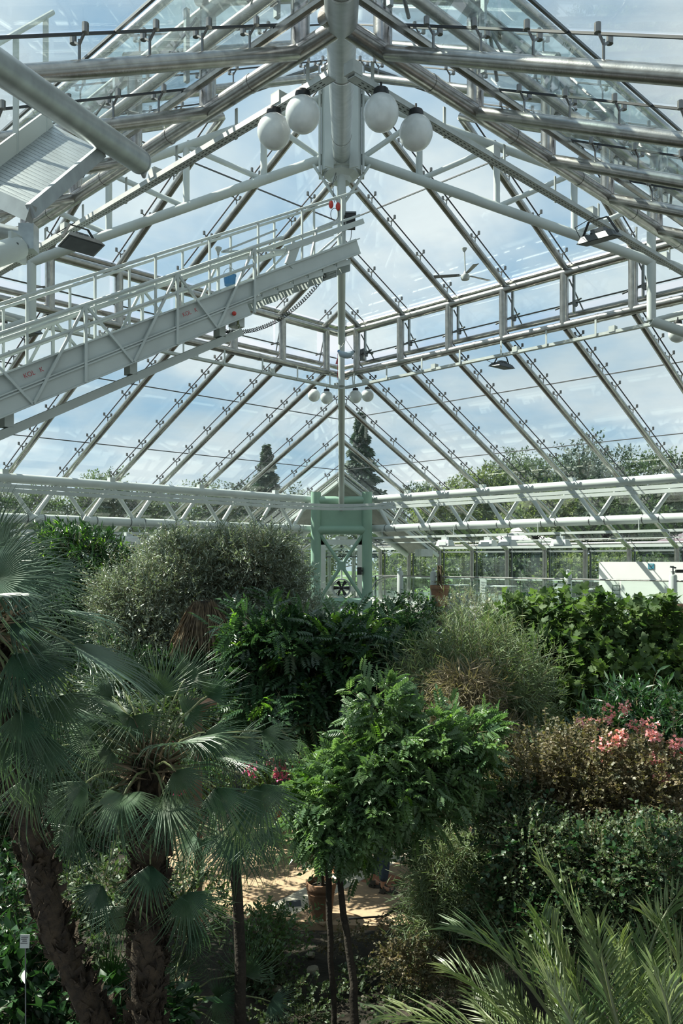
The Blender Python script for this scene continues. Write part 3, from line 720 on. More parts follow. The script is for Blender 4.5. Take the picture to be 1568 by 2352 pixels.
# coiled cable
cc = MB(); A = at(784, 575, 15.0); Bp = at(490, 755, 13.0); pts = []
NT = 64
for i in range(NT*8+1):
    u = i/(NT*8); p = A.lerp(Bp, u); sag = -.95*4*u*(1-u)*.55
    d, s1, s2 = frame(Bp-A); a = i*2*PI/8
    pts.append(p+Vector((0, 0, sag))+(s1*math.cos(a)+s2*math.sin(a))*.030)
cc.path(pts, .007, 4, False); tag(cc.build('coiled_cable', 'black'), 'black coiled cable sagging below the white stair bridge', 'cable')
# hub hanging gear
hg = thing('chain_hoist', 'red chain hoist handles and hanging loops below the hub', 'hoist', at(768, 480, 15))
for dx in (-8, 8): MB().sphere(at(768+dx, 472+dx*.3, 15), .055, 12, 9, (.8, .8, 1.4)).build('grip', 'red', hg)
MB().path([at(x, y, 15) for x, y in ((772, 395), (764, 420), (766, 455), (768, 465))], .008, 6).build('chain', 'steel_dark', hg)
MB().path([at(768+9*math.cos(a), 492+14*math.sin(a), 15) for a in [i*PI/8 for i in range(17)]], .006, 5, False).build('cable_loop', 'black', hg)
MB().path([at(758+14*math.cos(a), 405+16*math.sin(a), 15) for a in [i*PI/8 for i in range(14)]], .008, 5, False).build('cable_loop', 'steel', hg)
cb_ = thing('control_box', 'dark green control box fixed to the hanging pole', 'control box', at(805, 507, 15))
MB().box(at(805, 507, 15), (.17, .2, .26)).build('body', 'black', cb_, False)
MB().box(at(805, 493, 15), (.20, .22, .03)).build('lid', 'steel_dark', cb_, False)
MB().path([at(807, 524, 15), at(806, 545, 15), at(796, 575, 15)], .006, 5).build('cable', 'black', cb_)
# fender
fe = thing('boat_fender', 'grey sausage-shaped fender tied around the far pole by two cords', 'fender', at(795, 812, 20.4))
f0 = [at(x, y, 20.5) for x, y in ((778, 807), (783, 813), (793, 816), (804, 814), (812, 808))]
MB().path(f0, [.035, .075, .082, .075, .035], 16).build('body', 'fender', fe)
MB().sphere(f0[0], .04, 12, 8).build('end_cap', 'blue', fe); MB().sphere(f0[-1], .035, 12, 8).build('end_cap', 'black', fe)
MB().path([f0[0], at(794, 780, 20.5), f0[-1]], .007, 5).build('cord', 'black', fe)
MB().tube(at(794, 780, 20.5), at(794, 735, 20.5), .008, n=5).build('cord', 'black', fe)
fl = thing('red_strap', 'thin red strap hanging left of the far pole beside the fender', 'strap', at(774, 830, 20.6))
MB().prism([at(775, 812, 20.6), at(776, 812, 20.6), at(775.5, 872, 20.6), at(774.5, 872, 20.6)], (0, 1, 0), .01).build('strap', 'canvas_flag', fl, False)
MB().prism([at(774, 822, 20.6), at(776, 826, 20.6), at(775, 836, 20.6), at(770, 836, 20.6)], (0, 1, 0), .02).build('tail', 'canvas_flag', fl, False)
mo = thing('vent_motor', 'dark vent motor on the far corner post of the vent band', 'motor', at(835, 812, 22.4))
MB().tube(at(826, 812, 22.4), at(842, 806, 22.4), .10, n=14).build('motor', 'steel_dark', mo)
MB().box(at(832, 822, 22.4), (.16, .14, .14)).build('gearbox', 'steel_dark', mo, False)
MB().tube(at(842, 808, 22.4), at(856, 812, 22.3), .03, n=8).build('shaft', 'steel_dark', mo)
MB().path([at(x, y, 22.4) for x, y in ((818, 815), (812, 828), (813, 850), (809, 865), (811, 890))], .014, 6).build('cable', 'white_dirty', mo)
# floodlights
def flood(px, py, Y, w_, h_, yaw, tilt, label, mname='steel_dark'):
    c = at(px, py, Y); f = thing('floodlight', label, 'floodlight', c)
    R = Matrix.Rotation(yaw, 3, 'Z') @ Matrix.Rotation(tilt, 3, 'X')
    f_ = MB(); hx, hy, hz = w_/2, h_/2, .04
    vs = [c+R @ Vector(v) for v in ((-hx, -hy, -hz), (hx, -hy, -hz), (hx, hy, -hz), (-hx, hy, -hz), (-hx*.8, -hy*.7, hz), (hx*.8, -hy*.7, hz), (hx*.8, hy*.7, hz), (-hx*.8, hy*.7, hz))]
    f_.add(vs, [(4, 5, 6, 7), (0, 1, 5, 4), (1, 2, 6, 5), (2, 3, 7, 6), (3, 0, 4, 7), (3, 2, 1, 0)]); f_.build('housing', mname, f, False)
    MB().box(c+R @ Vector((0, 0, -hz-.004)), (w_*.9, h_*.86, .006), R).build('glass', 'slab_dark', f, False)
    MB().box(c+R @ Vector((0, 0, hz+.03)), (w_*.35, h_*.4, .07), R).build('gear_tray', mname, f, False)
    for k in range(5): MB().box(c+R @ Vector((-w_*.3+w_*.15*k, 0, hz+.012)), (.008, h_*.66, .02), R).build('fin', mname, f, False)
    for s in (-1, 1): MB().beam(c+R @ Vector((s*hx, 0, 0)), c+R @ Vector((s*hx*.5, 0, .22)), .03, .008, up=Vector((0, 1, 0))).build('bracket', 'black', f, False)
    MB().beam(c+R @ Vector((-hx*.5, 0, .22)), c+R @ Vector((hx*.5, 0, .22)), .03, .008).build('bracket', 'black', f, False)
    MB().path([c+R @ Vector((-hx, .02, .02)), c+Vector((-hx-.06, 0, .12)), c+Vector((-hx*.3, 0, .26))], .006, 5).build('cable', 'black', f)
flood(186, 558, 10.4, .50, .30, .8, -.25, 'dark floodlight hanging from the near tray at the upper left')
flood(1376, 545, 10.5, .50, .28, -.75, .18, 'dark floodlight hanging from the near tray at the upper right')
flood(1152, 840, 19.4, .58, .34, .7, .1, 'floodlight hanging from the far right tray against the sky')
flood(68, 764, 16.5, .46, .3, -.6, .1, 'floodlight hanging from the far left tray at the left edge')
flood(1229, 1235, 27, .22, .16, .5, 1.3, 'tiny black floodlight on the lighting rail beside the white parasol', 'black')
flood(1390, 1232, 24, .22, .18, .5, 1.3, 'tiny black floodlight on the lighting rail above the white partition', 'black')
# ceiling fan
cf = thing('ceiling_fan', 'three bladed ceiling fan hanging under the right glass roof', 'fan', at(1068, 566, 18.2))
hc = at(1068, 632, 18.2)
MB().lathe([(0, .09), (.02, .09), (.045, .02), (.09, 0), (.10, -.05), (.085, -.10), (0, -.12)], hc, 20).build('motor', 'white_dirty', cf)
MB().tube(hc+Vector((0, 0, .08)), at(1066, 570, 18.2), .014, n=8).build('rod', 'white_dirty', cf)
MB().lathe([(0.02, -.06), (.06, 0), (.06, .02), (0, .03)], at(1066, 572, 18.2), 16).build('canopy', 'white_dirty', cf)
for a, nm in ((2.95, 0), (.55, 1), (4.9, 2)):
    d = Vector((math.cos(a), math.sin(a), 0)); s_ = Vector((-math.sin(a), math.cos(a), .18)).normalized()
    MB().prism([hc+d*.12-s_*.045, hc+d*.68-s_*.065, hc+d*.69+s_*.065, hc+d*.12+s_*.045], (0, 0, 1), .010).build('blade', 'steel_dark', cf, False)
    MB().beam(hc+d*.05, hc+d*.18, .03, .012).build('blade_arm', 'white_dirty', cf, False)
# sprinkler / horn heads
for px, py, Y, lb in ((375, 255, 9.5, 'small white horn-shaped sensor on the rafter above the left ring tube'), (501, 571, 15.5, 'small white horn-shaped sensor above the stair bridge railing'), (1190, 250, 10, 'small white horn-shaped sensor under the near right glass')):
    s_ = thing('sensor', lb, 'sensor', at(px, py, Y))
    MB().lathe([(.02, -.12), (.03, -.06), (.065, -.01), (.065, .02), (.03, .03), (0, .03)], at(px, py, Y), 16).build('cone', 'white_dirty', s_)
    MB().tube(at(px, py, Y)+Vector((0, 0, -.12)), at(px, py, Y)+Vector((0, 0, -.2)), .01, n=6).build('pin', 'steel', s_)
# thick tube entering from the upper left
bt = thing('thick_duct', 'thick pale tube coming from the upper left corner and ending at the ring tube', 'duct', at(150, 250, 6.4))
a = at(322, 372, 7.6); b_ = at(-90, 95, 5.0)
MB().tube(a, b_, .108, n=28).build('tube', 'aluminium', bt)
MB().lathe([(0, .012), (.108, .0), (.111, -.03), (.108, -.03)], a, 28, axis=(a-b_)).build('end_cap', 'aluminium', bt)
MB().path([at(322, 385, 7.6), at(330, 405, 7.65), at(338, 375, 7.8)], .02, 8).build('hook_plate', 'aluminium', bt)
# left junction
lj = thing('flanged_beam', 'white flanged beam bolted to the junction block at the left edge', 'beam', at(50, 560, 11))
MB().box(at(66, 548, 11.0), (.2, .2, .34)).build('junction_block', 'aluminium', lj, False)
MB().tube(at(64, 545, 11), at(-120, 505, 11), .10, n=14).build('tube', 'aluminium', lj)
MB().tube(at(40, 570, 10.9), at(-100, 615, 9.6), .15, n=20).build('beam', 'white_paint', lj)
MB().box(at(40, 570, 10.85), (.05, .30, .34), Matrix.Rotation(-.3, 3, 'Z')).build('flange', 'white_paint', lj, False)
for dy in (-10, 0, 10): MB().tube(at(41, 570+dy, 10.68), at(38, 570+dy, 10.66), .018, n=6).build('bolt', 'steel_dark', lj)
# near-left perforated walkway
wk = thing('walkway', 'slatted metal walkway seen from below at the upper left', 'walkway', at(60, 400, 6.6))
c00, c10, c01, c11 = at(121, 292, 7.2), at(236, 352, 7.0), at(-60, 432, 6.3), at(72, 492, 6.0)
NS = 26
for i in range(NS):
    u0, u1 = i/NS, (i+.86)/NS
    MB().prism([c00.lerp(c01, u0), c10.lerp(c11, u0), c10.lerp(c11, u1), c00.lerp(c01, u1)], (0, 0, 1), .022).build('slat', 'aluminium', wk, False)
MB().beam(c00, c01, .03, .15, off=.06).build('side_beam', 'white_paint', wk, False)
MB().beam(c10, c11, .04, .10, off=.02).build('side_beam', 'aluminium', wk, False)
MB().beam(c01, c11, .06, .12).build('end_beam', 'aluminium', wk, False)
for u in (.1, .5, .9):
    p = c00.lerp(c01, u); MB().beam(p, p+Vector((0, 0, 1.0)), .04, .03, up=Vector((0, 1, 0))).build('baluster', 'white_paint', wk, False)
MB().tube(c00+Vector((0, 0, 1)), c01+Vector((0, 0, 1)), .022, n=8).build('handrail', 'white_paint', wk)
# lighting boxes on the rails
n0 = FACES[0][1]
def lightbox(px, py, Y, label, wbig=.50, left=False):
    c = at(px, py, Y); f = thing('grow_light', label, 'lamp', c)
    R = Matrix.Rotation(PI/4 if left else -PI/4, 3, 'Z')
    f_ = MB(); hx, hy = wbig/2, .17
    vs = [c+R @ Vector(v) for v in ((-hx, -hy, -.09), (hx, -hy, -.09), (hx, hy, -.09), (-hx, hy, -.09), (-hx*.8, -hy*.6, .09), (hx*.8, -hy*.6, .09), (hx*.8, hy*.6, .09), (-hx*.8, hy*.6, .09))]
    f_.add(vs, [(3, 2, 1, 0), (4, 5, 6, 7), (0, 1, 5, 4), (1, 2, 6, 5), (2, 3, 7, 6), (3, 0, 4, 7)]); f_.build('housing', 'white_paint', f, False)
    MB().box(c+R @ Vector((hx*.1, -hy-.005, -.02)), (wbig*.55, .02, .11), R).build('reflector', 'opal', f, False)
    MB().box(c+R @ Vector((0, 0, .14)), (.2, .12, .1), R).build('gear_box', 'white_paint', f, False)
    MB().tube(c+Vector((0, 0, .1)), c+Vector((0, 0, .26)), .015, n=6).build('hanger', 'white_paint', f)
for i, (x, y, Y) in enumerate(((1022, 1247, 25.4), (1120, 1248, 24.2), (1165, 1247, 23.7), (1287, 1247, 22.6))):
    lightbox(x, y, Y, ['white box lamp at the left end of the right lighting rail', 'white box lamp left of the parasol pole on the right rail', 'white box lamp in front of the parasol pole on the right rail', 'white box lamp right of the parasol on the right rail'][i])
for i, (x, y, Y) in enumerate(((60, 1238, 20.6), (140, 1234, 21), (222, 1240, 21.6), (295, 1239, 22.4), (365, 1238, 23), (425, 1242, 23.7), (487, 1243, 24.6))):
    lightbox(x, y, Y, ['white box lamp at the far left of the left lighting rail', 'second white box lamp from the left edge on the left rail', 'large white box lamp above the dark broadleaf tree', 'white box lamp at the gap between dark tree and olive tree', 'white box lamp above the left part of the olive crown', 'white box lamp above the middle of the olive crown', 'white box lamp nearest the green frame on the left rail'][i], .56, True)

# ---- cafe furniture on the terrace
def T(u, z=DECK, h=34.4): return Vector((u*h/(F+u), h*F/(F+u), z))
def table(u, label, h=34.4, wd=.9):
    c = T(u, DECK, h); o = thing('cafe_table', label, 'table', c, 'cafe tables on the terrace')
    R = Matrix.Rotation(-PI/4, 3, 'Z')
    MB().box(c+Vector((0, 0, .73)), (wd, .7, .03), R).build('table_top', 'white_dirty', o, False)
    for sx in (-1, 1):
        for sy in (-1, 1):
            p = c+R @ Vector((sx*wd*.45, sy*.3, 0)); MB().tube(p, p+Vector((0, 0, .72)), .018, n=6).build('leg', 'furniture', o)
def chair(u, label, h=34.4, yaw=0):
    c = T(u, DECK, h); o = thing('cafe_chair', label, 'chair', c, 'green metal chairs on the terrace')
    R = Matrix.Rotation(yaw, 3, 'Z')
    MB().box(c+Vector((0, 0, .45)), (.42, .42, .025), R).build('seat', 'furniture', o, False)
    for sx in (-1, 1):
        for sy in (-1, 1):
            p = c+R @ Vector((sx*.19, sy*.19, 0)); MB().tube(p, p+Vector((0, 0, .45 if sy < 0 else .88)), .014, n=6).build('leg', 'furniture', o)
    for z in (.86, .72, .6): 
        MB().beam(c+R @ Vector((-.2, .19, z)), c+R @ Vector((.2, .19, z)), .02, .035).build('back_slat', 'furniture', o, False)
table(262, 'cafe table seen just right of the vine-covered post'); table(365, 'cafe table in the middle of the glazed terrace'); table(555, 'cafe table in front of the white partition', 33.6)
for u, yw, lb in ((228, .6, 'green metal chair nearest the vine-covered post'), (292, -2.4, 'green metal chair between the two left cafe tables, facing left'), (318, .7, 'green metal chair left of the middle cafe table'), (410, -2.2, 'green metal chair right of the middle cafe table'), (487, .9, 'green metal chair left of the white seat back'), (618, -1.3, 'dark chair standing against the white partition')):
    chair(u, lb, 34.3 if u < 600 else 33.45, yw)
ws = thing('white_bench', 'white slatted bench back above the fig leaves on the terrace', 'bench', T(500, DECK, 34.2))
for k in range(5): MB().beam(T(486, DECK+.42+.11*k, 33.9), T(520, DECK+.42+.11*k, 33.9), .02, .085).build('back_slat', 'white_paint', ws, False)
for u in (487, 519): MB().tube(T(u, DECK, 33.9), T(u, DECK+.95, 33.9), .02, n=6).build('leg', 'white_paint', ws)
MB().prism([T(486, DECK+.40, 33.9), T(520, DECK+.40, 33.9), T(520, DECK+.40, 34.35), T(486, DECK+.40, 34.35)], (0, 0, 1), .03).build('seat', 'white_paint', ws, False)
wp = thing('poster_board', 'pale A-shaped notice board standing behind the cafe chairs', 'notice board', T(325, DECK, 34.9))
MB().beam(T(318, DECK+.55, 34.9), T(333, DECK+.55, 34.9), .03, .85).build('board', 'white_paint', wp, False)
for k in range(4): MB().beam(T(320, DECK+.85-.1*k, 34.86), T(331-k, DECK+.85-.1*k, 34.86), .004, .015).build('print', 'steel_dark', wp, False)
MB().beam(T(318, DECK+.06, 34.9), T(333, DECK+.06, 34.9), .25, .08).build('foot', 'white_paint', wp, False)
# terracotta pots on the terrace edge
def pot(c, r, h, label, mname='terracotta', soil=True):
    o = thing('plant_pot', label, 'pot', c)
    MB().lathe([(0, 0), (r*.68, 0), (r*.74, h*.1), (r*.93, h*.78), (r*.95, h*.80), (r*1.0, h*.82), (r*1.03, h*.9), (r*1.0, h), (r*.90, h), (r*.87, h*.86), (0, h*.86)], c, 32).build('body', mname, o)
    MB().lathe([(r*.955, h*.72), (r*.965, h*.735), (r*.955, h*.75)], c, 32).build('rim_band', mname, o)
    if soil: MB().lathe([(0, h*.90), (r*.5, h*.89), (r*.88, h*.87)], c, 20).build('soil', 'soil', o)
    return o
pot(D(224, DECK, -.2), .34, .75, 'terracotta pot on the terrace edge wrapped by climbing stems')
pot(D(775, DECK-.2, 0), .26, .6, 'tan pot on the terrace at the right edge', 'terracotta')
hs = thing('heater_head', 'dark lamp head with side arm on top of the right-most white post', 'lamp', at(1545, 1312, 23.3))
MB().tube(at(1545, 1320, 23.4), at(1545, 1300, 23.4), .02, n=8).build('stem', 'steel_dark', hs)
MB().box(at(1545, 1303, 23.4), (.16, .06, .05), Matrix.Rotation(.2, 3, 'Y')).build('head', 'steel_dark', hs, False)
MB().box(at(1560, 1312, 23.4), (.20, .12, .09)).build('head', 'black', hs, False)
# ---- outside
lawn = MB().prism([(-70, -5, 2.7), (70, -5, 2.7), (90, 130, 2.7), (-90, 130, 2.7)], (0, 0, 1), .02)
lawn = MB()
# ring-shaped lawn outside the glasshouse footprint
O = [C2+n*(HE+.3)+t*(HE+.3) for _, n, t in FACES]; 
lw = [Vector((0, 36.6, 2.7)), Vector((21.4, YC, 2.7)), Vector((100, YC, 2.7)), Vector((100, 130, 2.7)), Vector((0, 130, 2.7))]
lawn.prism(lw, (0, 0, 1), .02); lawn.prism([Vector((-p.x, p.y, p.z)) for p in lw][::-1], (0, 0, 1), .02)
tag(lawn.build('lawn', 'grass', None, False), 'green lawn outside the glass walls', kind='structure')
def parasol(px, pyt, pyb, Y, wpx, label, cm, floor=2.72):
    top = at(px, pyt, Y); R_ = wpx/2*Y/F; zb = at(px, pyb, Y).z; o = thing('parasol', label, 'parasol', (top.x, Y, floor))
    m = MB(); n_ = 8
    vs = [top]+[Vector((top.x+R_*math.cos(2*PI*k/n_+.2), Y+R_*math.sin(2*PI*k/n_+.2), zb)) for k in range(n_)]+[Vector((top.x+R_*math.cos(2*PI*k/n_+.2), Y+R_*math.sin(2*PI*k/n_+.2), zb-.18)) for k in range(n_)]
    m.add(vs, [(0, 1+k, 1+(k+1) % n_) for k in range(n_)]+[(1+k, 1+n_+k, 1+n_+(k+1) % n_, 1+(k+1) % n_) for k in range(n_)]); m.build('canopy', cm, o, False)
    MB().lathe([(.5, 0), (.42, .12), (0, .22)], top-Vector((0, 0, .08)), 8).build('vent_cap', cm, o, False)
    MB().tube((top.x, Y, floor), (top.x, Y, top.z), .035, n=8).build('pole', 'steel', o)
    for k in range(n_): MB().tube(top-Vector((0, 0, .06)), vs[1+k]-Vector((0, 0, .03)), .014, n=5).build('rib', 'steel', o)
    MB().lathe([(0, 0), (.35, 0), (.35, .1), (0, .1)], (top.x, Y, floor), 16).build('base', 'concrete', o)
parasol(1194, 1217, 1244, 42, 190, 'open white parasol outside behind the right glass wall', 'canvas')
parasol(1610, 1212, 1243, 38, 210, 'dark purple parasol outside at the right edge', 'canvas_dark')
hs2 = thing('garden_building', 'low dark building with windows outside beyond the white partition', 'building', at(1530, 1300, 52))
MB().box(at(1530, 1290, 52), (6.5, 3, 3.4)).build('wall', 'brownwall', hs2, False)
MB().box(at(1530, 1248, 52)+Vector((0, 0, 0)), (7.2, 3.6, .25)).build('roof', 'white_dirty', hs2, False)
for k in range(4):
    w_ = MB().box(at(1475+34*k, 1272, 50.4), (.8, .06, .9)).build('window', 'white_paint', hs2, False)
    MB().box(at(1475+34*k, 1272, 50.35), (.66, .05, .76)).build('pane', 'slab_dark', w_, False)
    for j in range(5): MB().box(at(1475+34*k, 1264+4*j, 50.31), (.62, .02, .03)).build('blind_slat', 'white_dirty', w_, False)
# ================================================================== GROUND
sg_ = 70; xs = np.linspace(-14, 14, sg_); ys = np.linspace(4.5, 31, sg_)
PCX, PCY, PR = .35, 13.5, 3.15
gv = []; 
for y in ys:
    for x in xs:
        z = .05+.06*noise.noise(Vector((x*1.3, y*1.3, 0)))+.03*noise.noise(Vector((x*5, y*5, 2)))
        d = math.hypot(x-PCX, y-PCY)
        if d < PR+.25: z = -.10
        gv.append((x, y, z))
gfc = [(j*sg_+i, j*sg_+i+1, (j+1)*sg_+i+1, (j+1)*sg_+i) for j in range(sg_-1) for i in range(sg_-1)]
gm = MB(); gm.add(gv, gfc); fl_ = gm.build('floor', 'soil'); tag(fl_, 'dark soil bed under the plants', kind='structure')
# paving: slabs laid in a round court plus accent squares
pv = thing('floor', 'sandy pink paved court between the beds', None, (PCX, PCY, 0), kind='structure')
MB().lathe([(0, 0.005), (PR+.2, 0.005), (PR+.2, -.2)], (PCX, PCY, 0), 48).build('bedding', 'slab', pv, False)
SL = .46; nsl = 0
ang = Matrix.Rotation(math.radians(-38), 3, 'Z')
for i in range(-8, 9):
    for j in range(-8, 9):
        c = ang @ Vector((i*SL, j*SL, 0)); 
        if c.length > PR: continue
        p = Vector((PCX, PCY, .0))+c
        if i == 2 and j % 2 == 0: mn = 'slab_dark'
        elif i == 2: mn = 'slab_cream'
        elif i in (1, 3) and j % 4 == 1: mn = 'slab_red'
        else: mn = 'slab'
        if mn == 'slab_dark':
            MB().box(p+Vector((0, 0, .011)), (SL-.008, SL-.008, .02), ang).build('paving_slab', 'slab_cream', pv, False)
            MB().box(p+Vector((0, 0, .022)), (SL*.42, SL*.42, .012), ang @ Matrix.Rotation(PI/4, 3, 'Z')).build('paving_slab', 'slab_dark', pv, False)
        else:
            MB().box(p+Vector((0, 0, .011+.002*((i*7+j*3) % 3))), (SL-.008, SL-.008, .02), ang).build('paving_slab', mn, pv, False)
# brick edged planter behind the court
bp_ = thing('brick_planter', 'low curved red brick planter wall behind the paved court', 'planter', (-.9, 14.0, 0))
for lvl in range(3):
    for k in range(26):
        a = math.radians(195+k*5.2+(lvl % 2)*2.6); r = 2.15
        c = Vector((.55+r*math.cos(a)*1.0, 15.6+r*math.sin(a), .05+.075*lvl))
        MB().box(c, (.105, .185, .068), Matrix.Rotation(a, 3, 'Z')).build('brick', 'brick', bp_, False)
# small bits of ground litter and stones
def ico_stone(c, r, label, group='pale stones lying on the soil'):
    m = MB(); m.sphere((0, 0, 0), 1, 10, 7)
    vs = []
    for v in m.v:
        v = Vector(v); k = 1+.35*noise.noise(v*1.7+Vector((c[0]*9, c[1]*7, r*50))); vs.append((c[0]+v.x*r*k, c[1]+v.y*r*k*.8, c[2]+v.z*r*k*.6))
    m.v = vs; o = m.build('stone', 'stone'); tag(o, label, 'stone', group); return o
for (px, py, rp, lb) in ((713, 2187, 11, 'pale stone on the soil left of the slender tree trunks'), (718, 2222, 15, 'ochre stone below the pale one, left of the trunks'), (630, 2265, 17, 'yellowish flat stone in the dark bed under the palms'), (436, 2310, 18, 'brown round stone at the bottom under the fan palm'), (838, 2285, 12, 'pale stone lowest to the right of the slender trunk'), (845, 2305, 10, 'small pale stone touching the lowest pair right of the trunk'), (888, 2308, 12, 'pale stone a little right of the lowest pair'), (897, 2220, 8, 'small pale stone in the middle of the bare soil'), (950, 2270, 17, 'larger grey stone at the right of the bare soil'), (880, 2145, 8, 'small stone near the paving edge')):
    Y = 4.4*F/(py-HY); ico_stone((( px-CX)*Y/F, Y, .07), rp*Y/F, lb)

# ================================================================== FOLIAGE TOOLS
def unit(a): return a/np.maximum(np.linalg.norm(a, axis=-1, keepdims=True), 1e-9)
def cloud(name, C, D, size, tmpl, mname, parent, up=None, jitter=.5, roll=.6):
    """leaves: C (n,3) base points, D (n,3) directions; template (verts (k,3) x=along y=side z=normal, faces)"""
    tv, tf = tmpl; n = len(C); D = unit(D+rng.normal(0, jitter, D.shape)*.5)
    upv = np.tile(np.array([0, 0, 1.0]), (n, 1))+rng.normal(0, roll, (n, 3)) if up is None else up
    Sd = unit(np.cross(upv, D)); Nn = np.cross(D, Sd)
    s = size*rng.uniform(.65, 1.25, (n, 1, 1))
    V = C[:, None, :]+s*(tv[None, :, 0:1]*D[:, None]+tv[None, :, 1:2]*Sd[:, None]+tv[None, :, 2:3]*Nn[:, None])
    fs = (np.arange(n)[:, None, None]*len(tv)+tf[None]).reshape(-1, tf.shape[1])
    o = npmesh(name, V.reshape(-1, 3), fs, mname, parent); return o
def T_leaf(w=.25, fold=.08, droop=-.06):
    return np.array([[0, 0, 0], [.45, w, fold], [1, 0, droop], [.45, -w, fold], [.45, 0, 0]]), np.array([[0, 4, 1], [4, 2, 1], [0, 3, 4], [3, 2, 4]])
def T_blade(w=.1): return np.array([[0, 0, 0], [.5, w, .03], [1, 0, -.03], [.5, -w, .03]]), np.array([[0, 1, 2], [0, 2, 3]])
def T_pinnate(n=6, ll=.34, w=.085, droop=.25):
    vs = []; fs = []
    def leaflet(p, d, l):
        d = d/np.linalg.norm(d); s = np.array([-d[1], d[0], 0]); o = len(vs)
        vs.extend([p, p+d*l*.45+s*w+np.array([0, 0, .03]), p+d*l+np.array([0, 0, -.08]), p+d*l*.45-s*w+np.array([0, 0, .03])])
        fs.extend([[o, o+1, o+2], [o, o+2, o+3]])
    for i in range(n):
        x = .18+.78*i/n; z = -droop*x*x
        for sd in (-1, 1): leaflet(np.array([x, 0, z]), np.array([.55, sd*1.0, -.1]), ll*(1-.35*abs(i/n-.4)))
    leaflet(np.array([.93, 0, -droop*.9]), np.array([1, 0, -.25]), ll)
    o = len(vs); vs.extend([np.array([0, .008, 0]), np.array([0, -.008, 0]), np.array([.95, 0, -droop*.9])]); fs.append([o, o+1, o+2])
    return np.array(vs), np.array(fs)
def T_fig():
    out = [(0, .0), (.05, .22), (-.02, .40), (.20, .34), (.26, .52), (.52, .50), (.50, .26), (.72, .24), (1.0, 0)]
    vs = [(0.0, 0, 0)]+[(x, y, .06*abs(y)) for x, y in out[1:]]+[(x, -y, .06*abs(y)) for x, y in out[-2:0:-1]]
    vs = [(x, y, z-.12*x*x) for x, y, z in vs]+[(.38, 0, -.05)]
    c = len(vs)-1; n = c; fs = [[c, i, (i+1) % n] for i in range(n)]
    return np.array(vs), np.array(fs)[:, ::-1]
def blobs_sample(blobs, n, shell=.28):
    B = np.array(blobs, float); wts = (B[:, 3]*B[:, 4]*B[:, 5])**(2/3); idx = rng.choice(len(B), n, p=wts/wts.sum())
    d = unit(rng.normal(size=(n, 3))); r = 1-np.abs(rng.normal(0, shell, (n, 1))); r = np.clip(r, .1, 1.08)
    return B[idx, :3]+d*B[idx, 3:6]*r, d
def twigs(blobs, nt, per, tl, up=.25, shell=.3, wander=.5):
    """leaf bases and directions arranged along short twigs"""
    P, d = blobs_sample(blobs, nt, shell)
    td = unit(d+rng.normal(0, wander, d.shape)+np.array([0, 0, up]))
    t = np.linspace(0.1, 1, per)[None, :, None]
    L_ = tl*rng.uniform(.6, 1.3, (nt, 1, 1))
    C = P[:, None]+td[:, None]*L_*t+np.array([0, 0, -1.0])*(L_*t**2*.18)
    side = unit(np.cross(td, rng.normal(size=td.shape)))
    sgn = np.where(np.arange(per) % 2 == 0, 1, -1)[None, :, None]
    Dd = td[:, None]*.75+side[:, None]*sgn*.85
    return C.reshape(-1, 3), Dd.reshape(-1, 3), P, td, L_.ravel()
def twig_mesh(name, P, td, L_, r, mname, parent, droop=.18):
    n = len(P); a = P; b = P+td*L_[:, None]*.5+np.array([0, 0, -.25*droop])*L_[:, None]; c = P+td*L_[:, None]+np.array([0, 0, -droop])*L_[:, None]
    s = unit(np.cross(td, np.array([0.1, .2, 1.0])))*r; u = unit(np.cross(td, s))*r
    V = np.stack([a+s, a-s*.5+u, a-s*.5-u, b+s*.7, b-s*.35+u*.7, b-s*.35-u*.7, c], 1).reshape(-1, 3)
    base = np.arange(n)[:, None, None]*7
    tri = np.array([[0, 1, 4], [0, 4, 3], [1, 2, 5], [1, 5, 4], [2, 0, 3], [2, 3, 5], [3, 4, 6], [4, 5, 6], [5, 3, 6]])
    return npmesh(name, V, (base+tri[None]).reshape(-1, 3), mname, parent)
def trunk(parent, pts, r0, r1, mname='bark', n=10, name='trunk'):
    k = len(pts); rs = [r0+(r1-r0)*i/(k-1) for i in range(k)]
    pts = [Vector(p) for p in pts]; fine = []; fr = []
    for i in range(k-1):
        for j in range(4):
            u = j/4; p = pts[i].lerp(pts[i+1], u); fine.append(p+Vector((noise.noise(p*3), noise.noise(p*3+Vector((5, 0, 0))), 0))*.03); fr.append(rs[i]+(rs[i+1]-rs[i])*u)
    fine.append(pts[-1]); fr.append(rs[-1])
    return MB().path(fine, fr, n).build(name, mname, parent)
def branches(parent, start, blobs, n, r=.03, mname='bark'):
    for i in range(n):
        P, d = blobs_sample(blobs, 1, .5); e = Vector(P[0]); s = Vector(start)
        m1 = s.lerp(e, .4)+Vector((random.uniform(-.1, .1), random.uniform(-.1, .1), .12*(e-s).length))
        MB().path([s, m1, s.lerp(e, .75)+Vector((0, 0, .05)), e], [r, r*.7, r*.45, r*.15], 6).build('branch', mname, parent)
def ell(px, py, Y, rx, rz, ry=None):
    """ellipsoid from picture measures (pixels) placed at depth Y"""
    c = at(px, py, Y); k = Y/F; return (c.x, c.y, c.z, rx*k, (ry if ry else min(rx, rz)*k), rz*k)
TL = {'oliveleaf': T_blade(.13), 'leaf': T_leaf(), 'narrow': T_leaf(.11, .03, -.04), 'blade': T_blade(), 'needle': T_blade(.035), 'pin': T_pinnate(), 'pinfine': T_pinnate(7, .26, .055, .3), 'fig': T_fig(), 'round': T_leaf(.42, .08, -.05)}
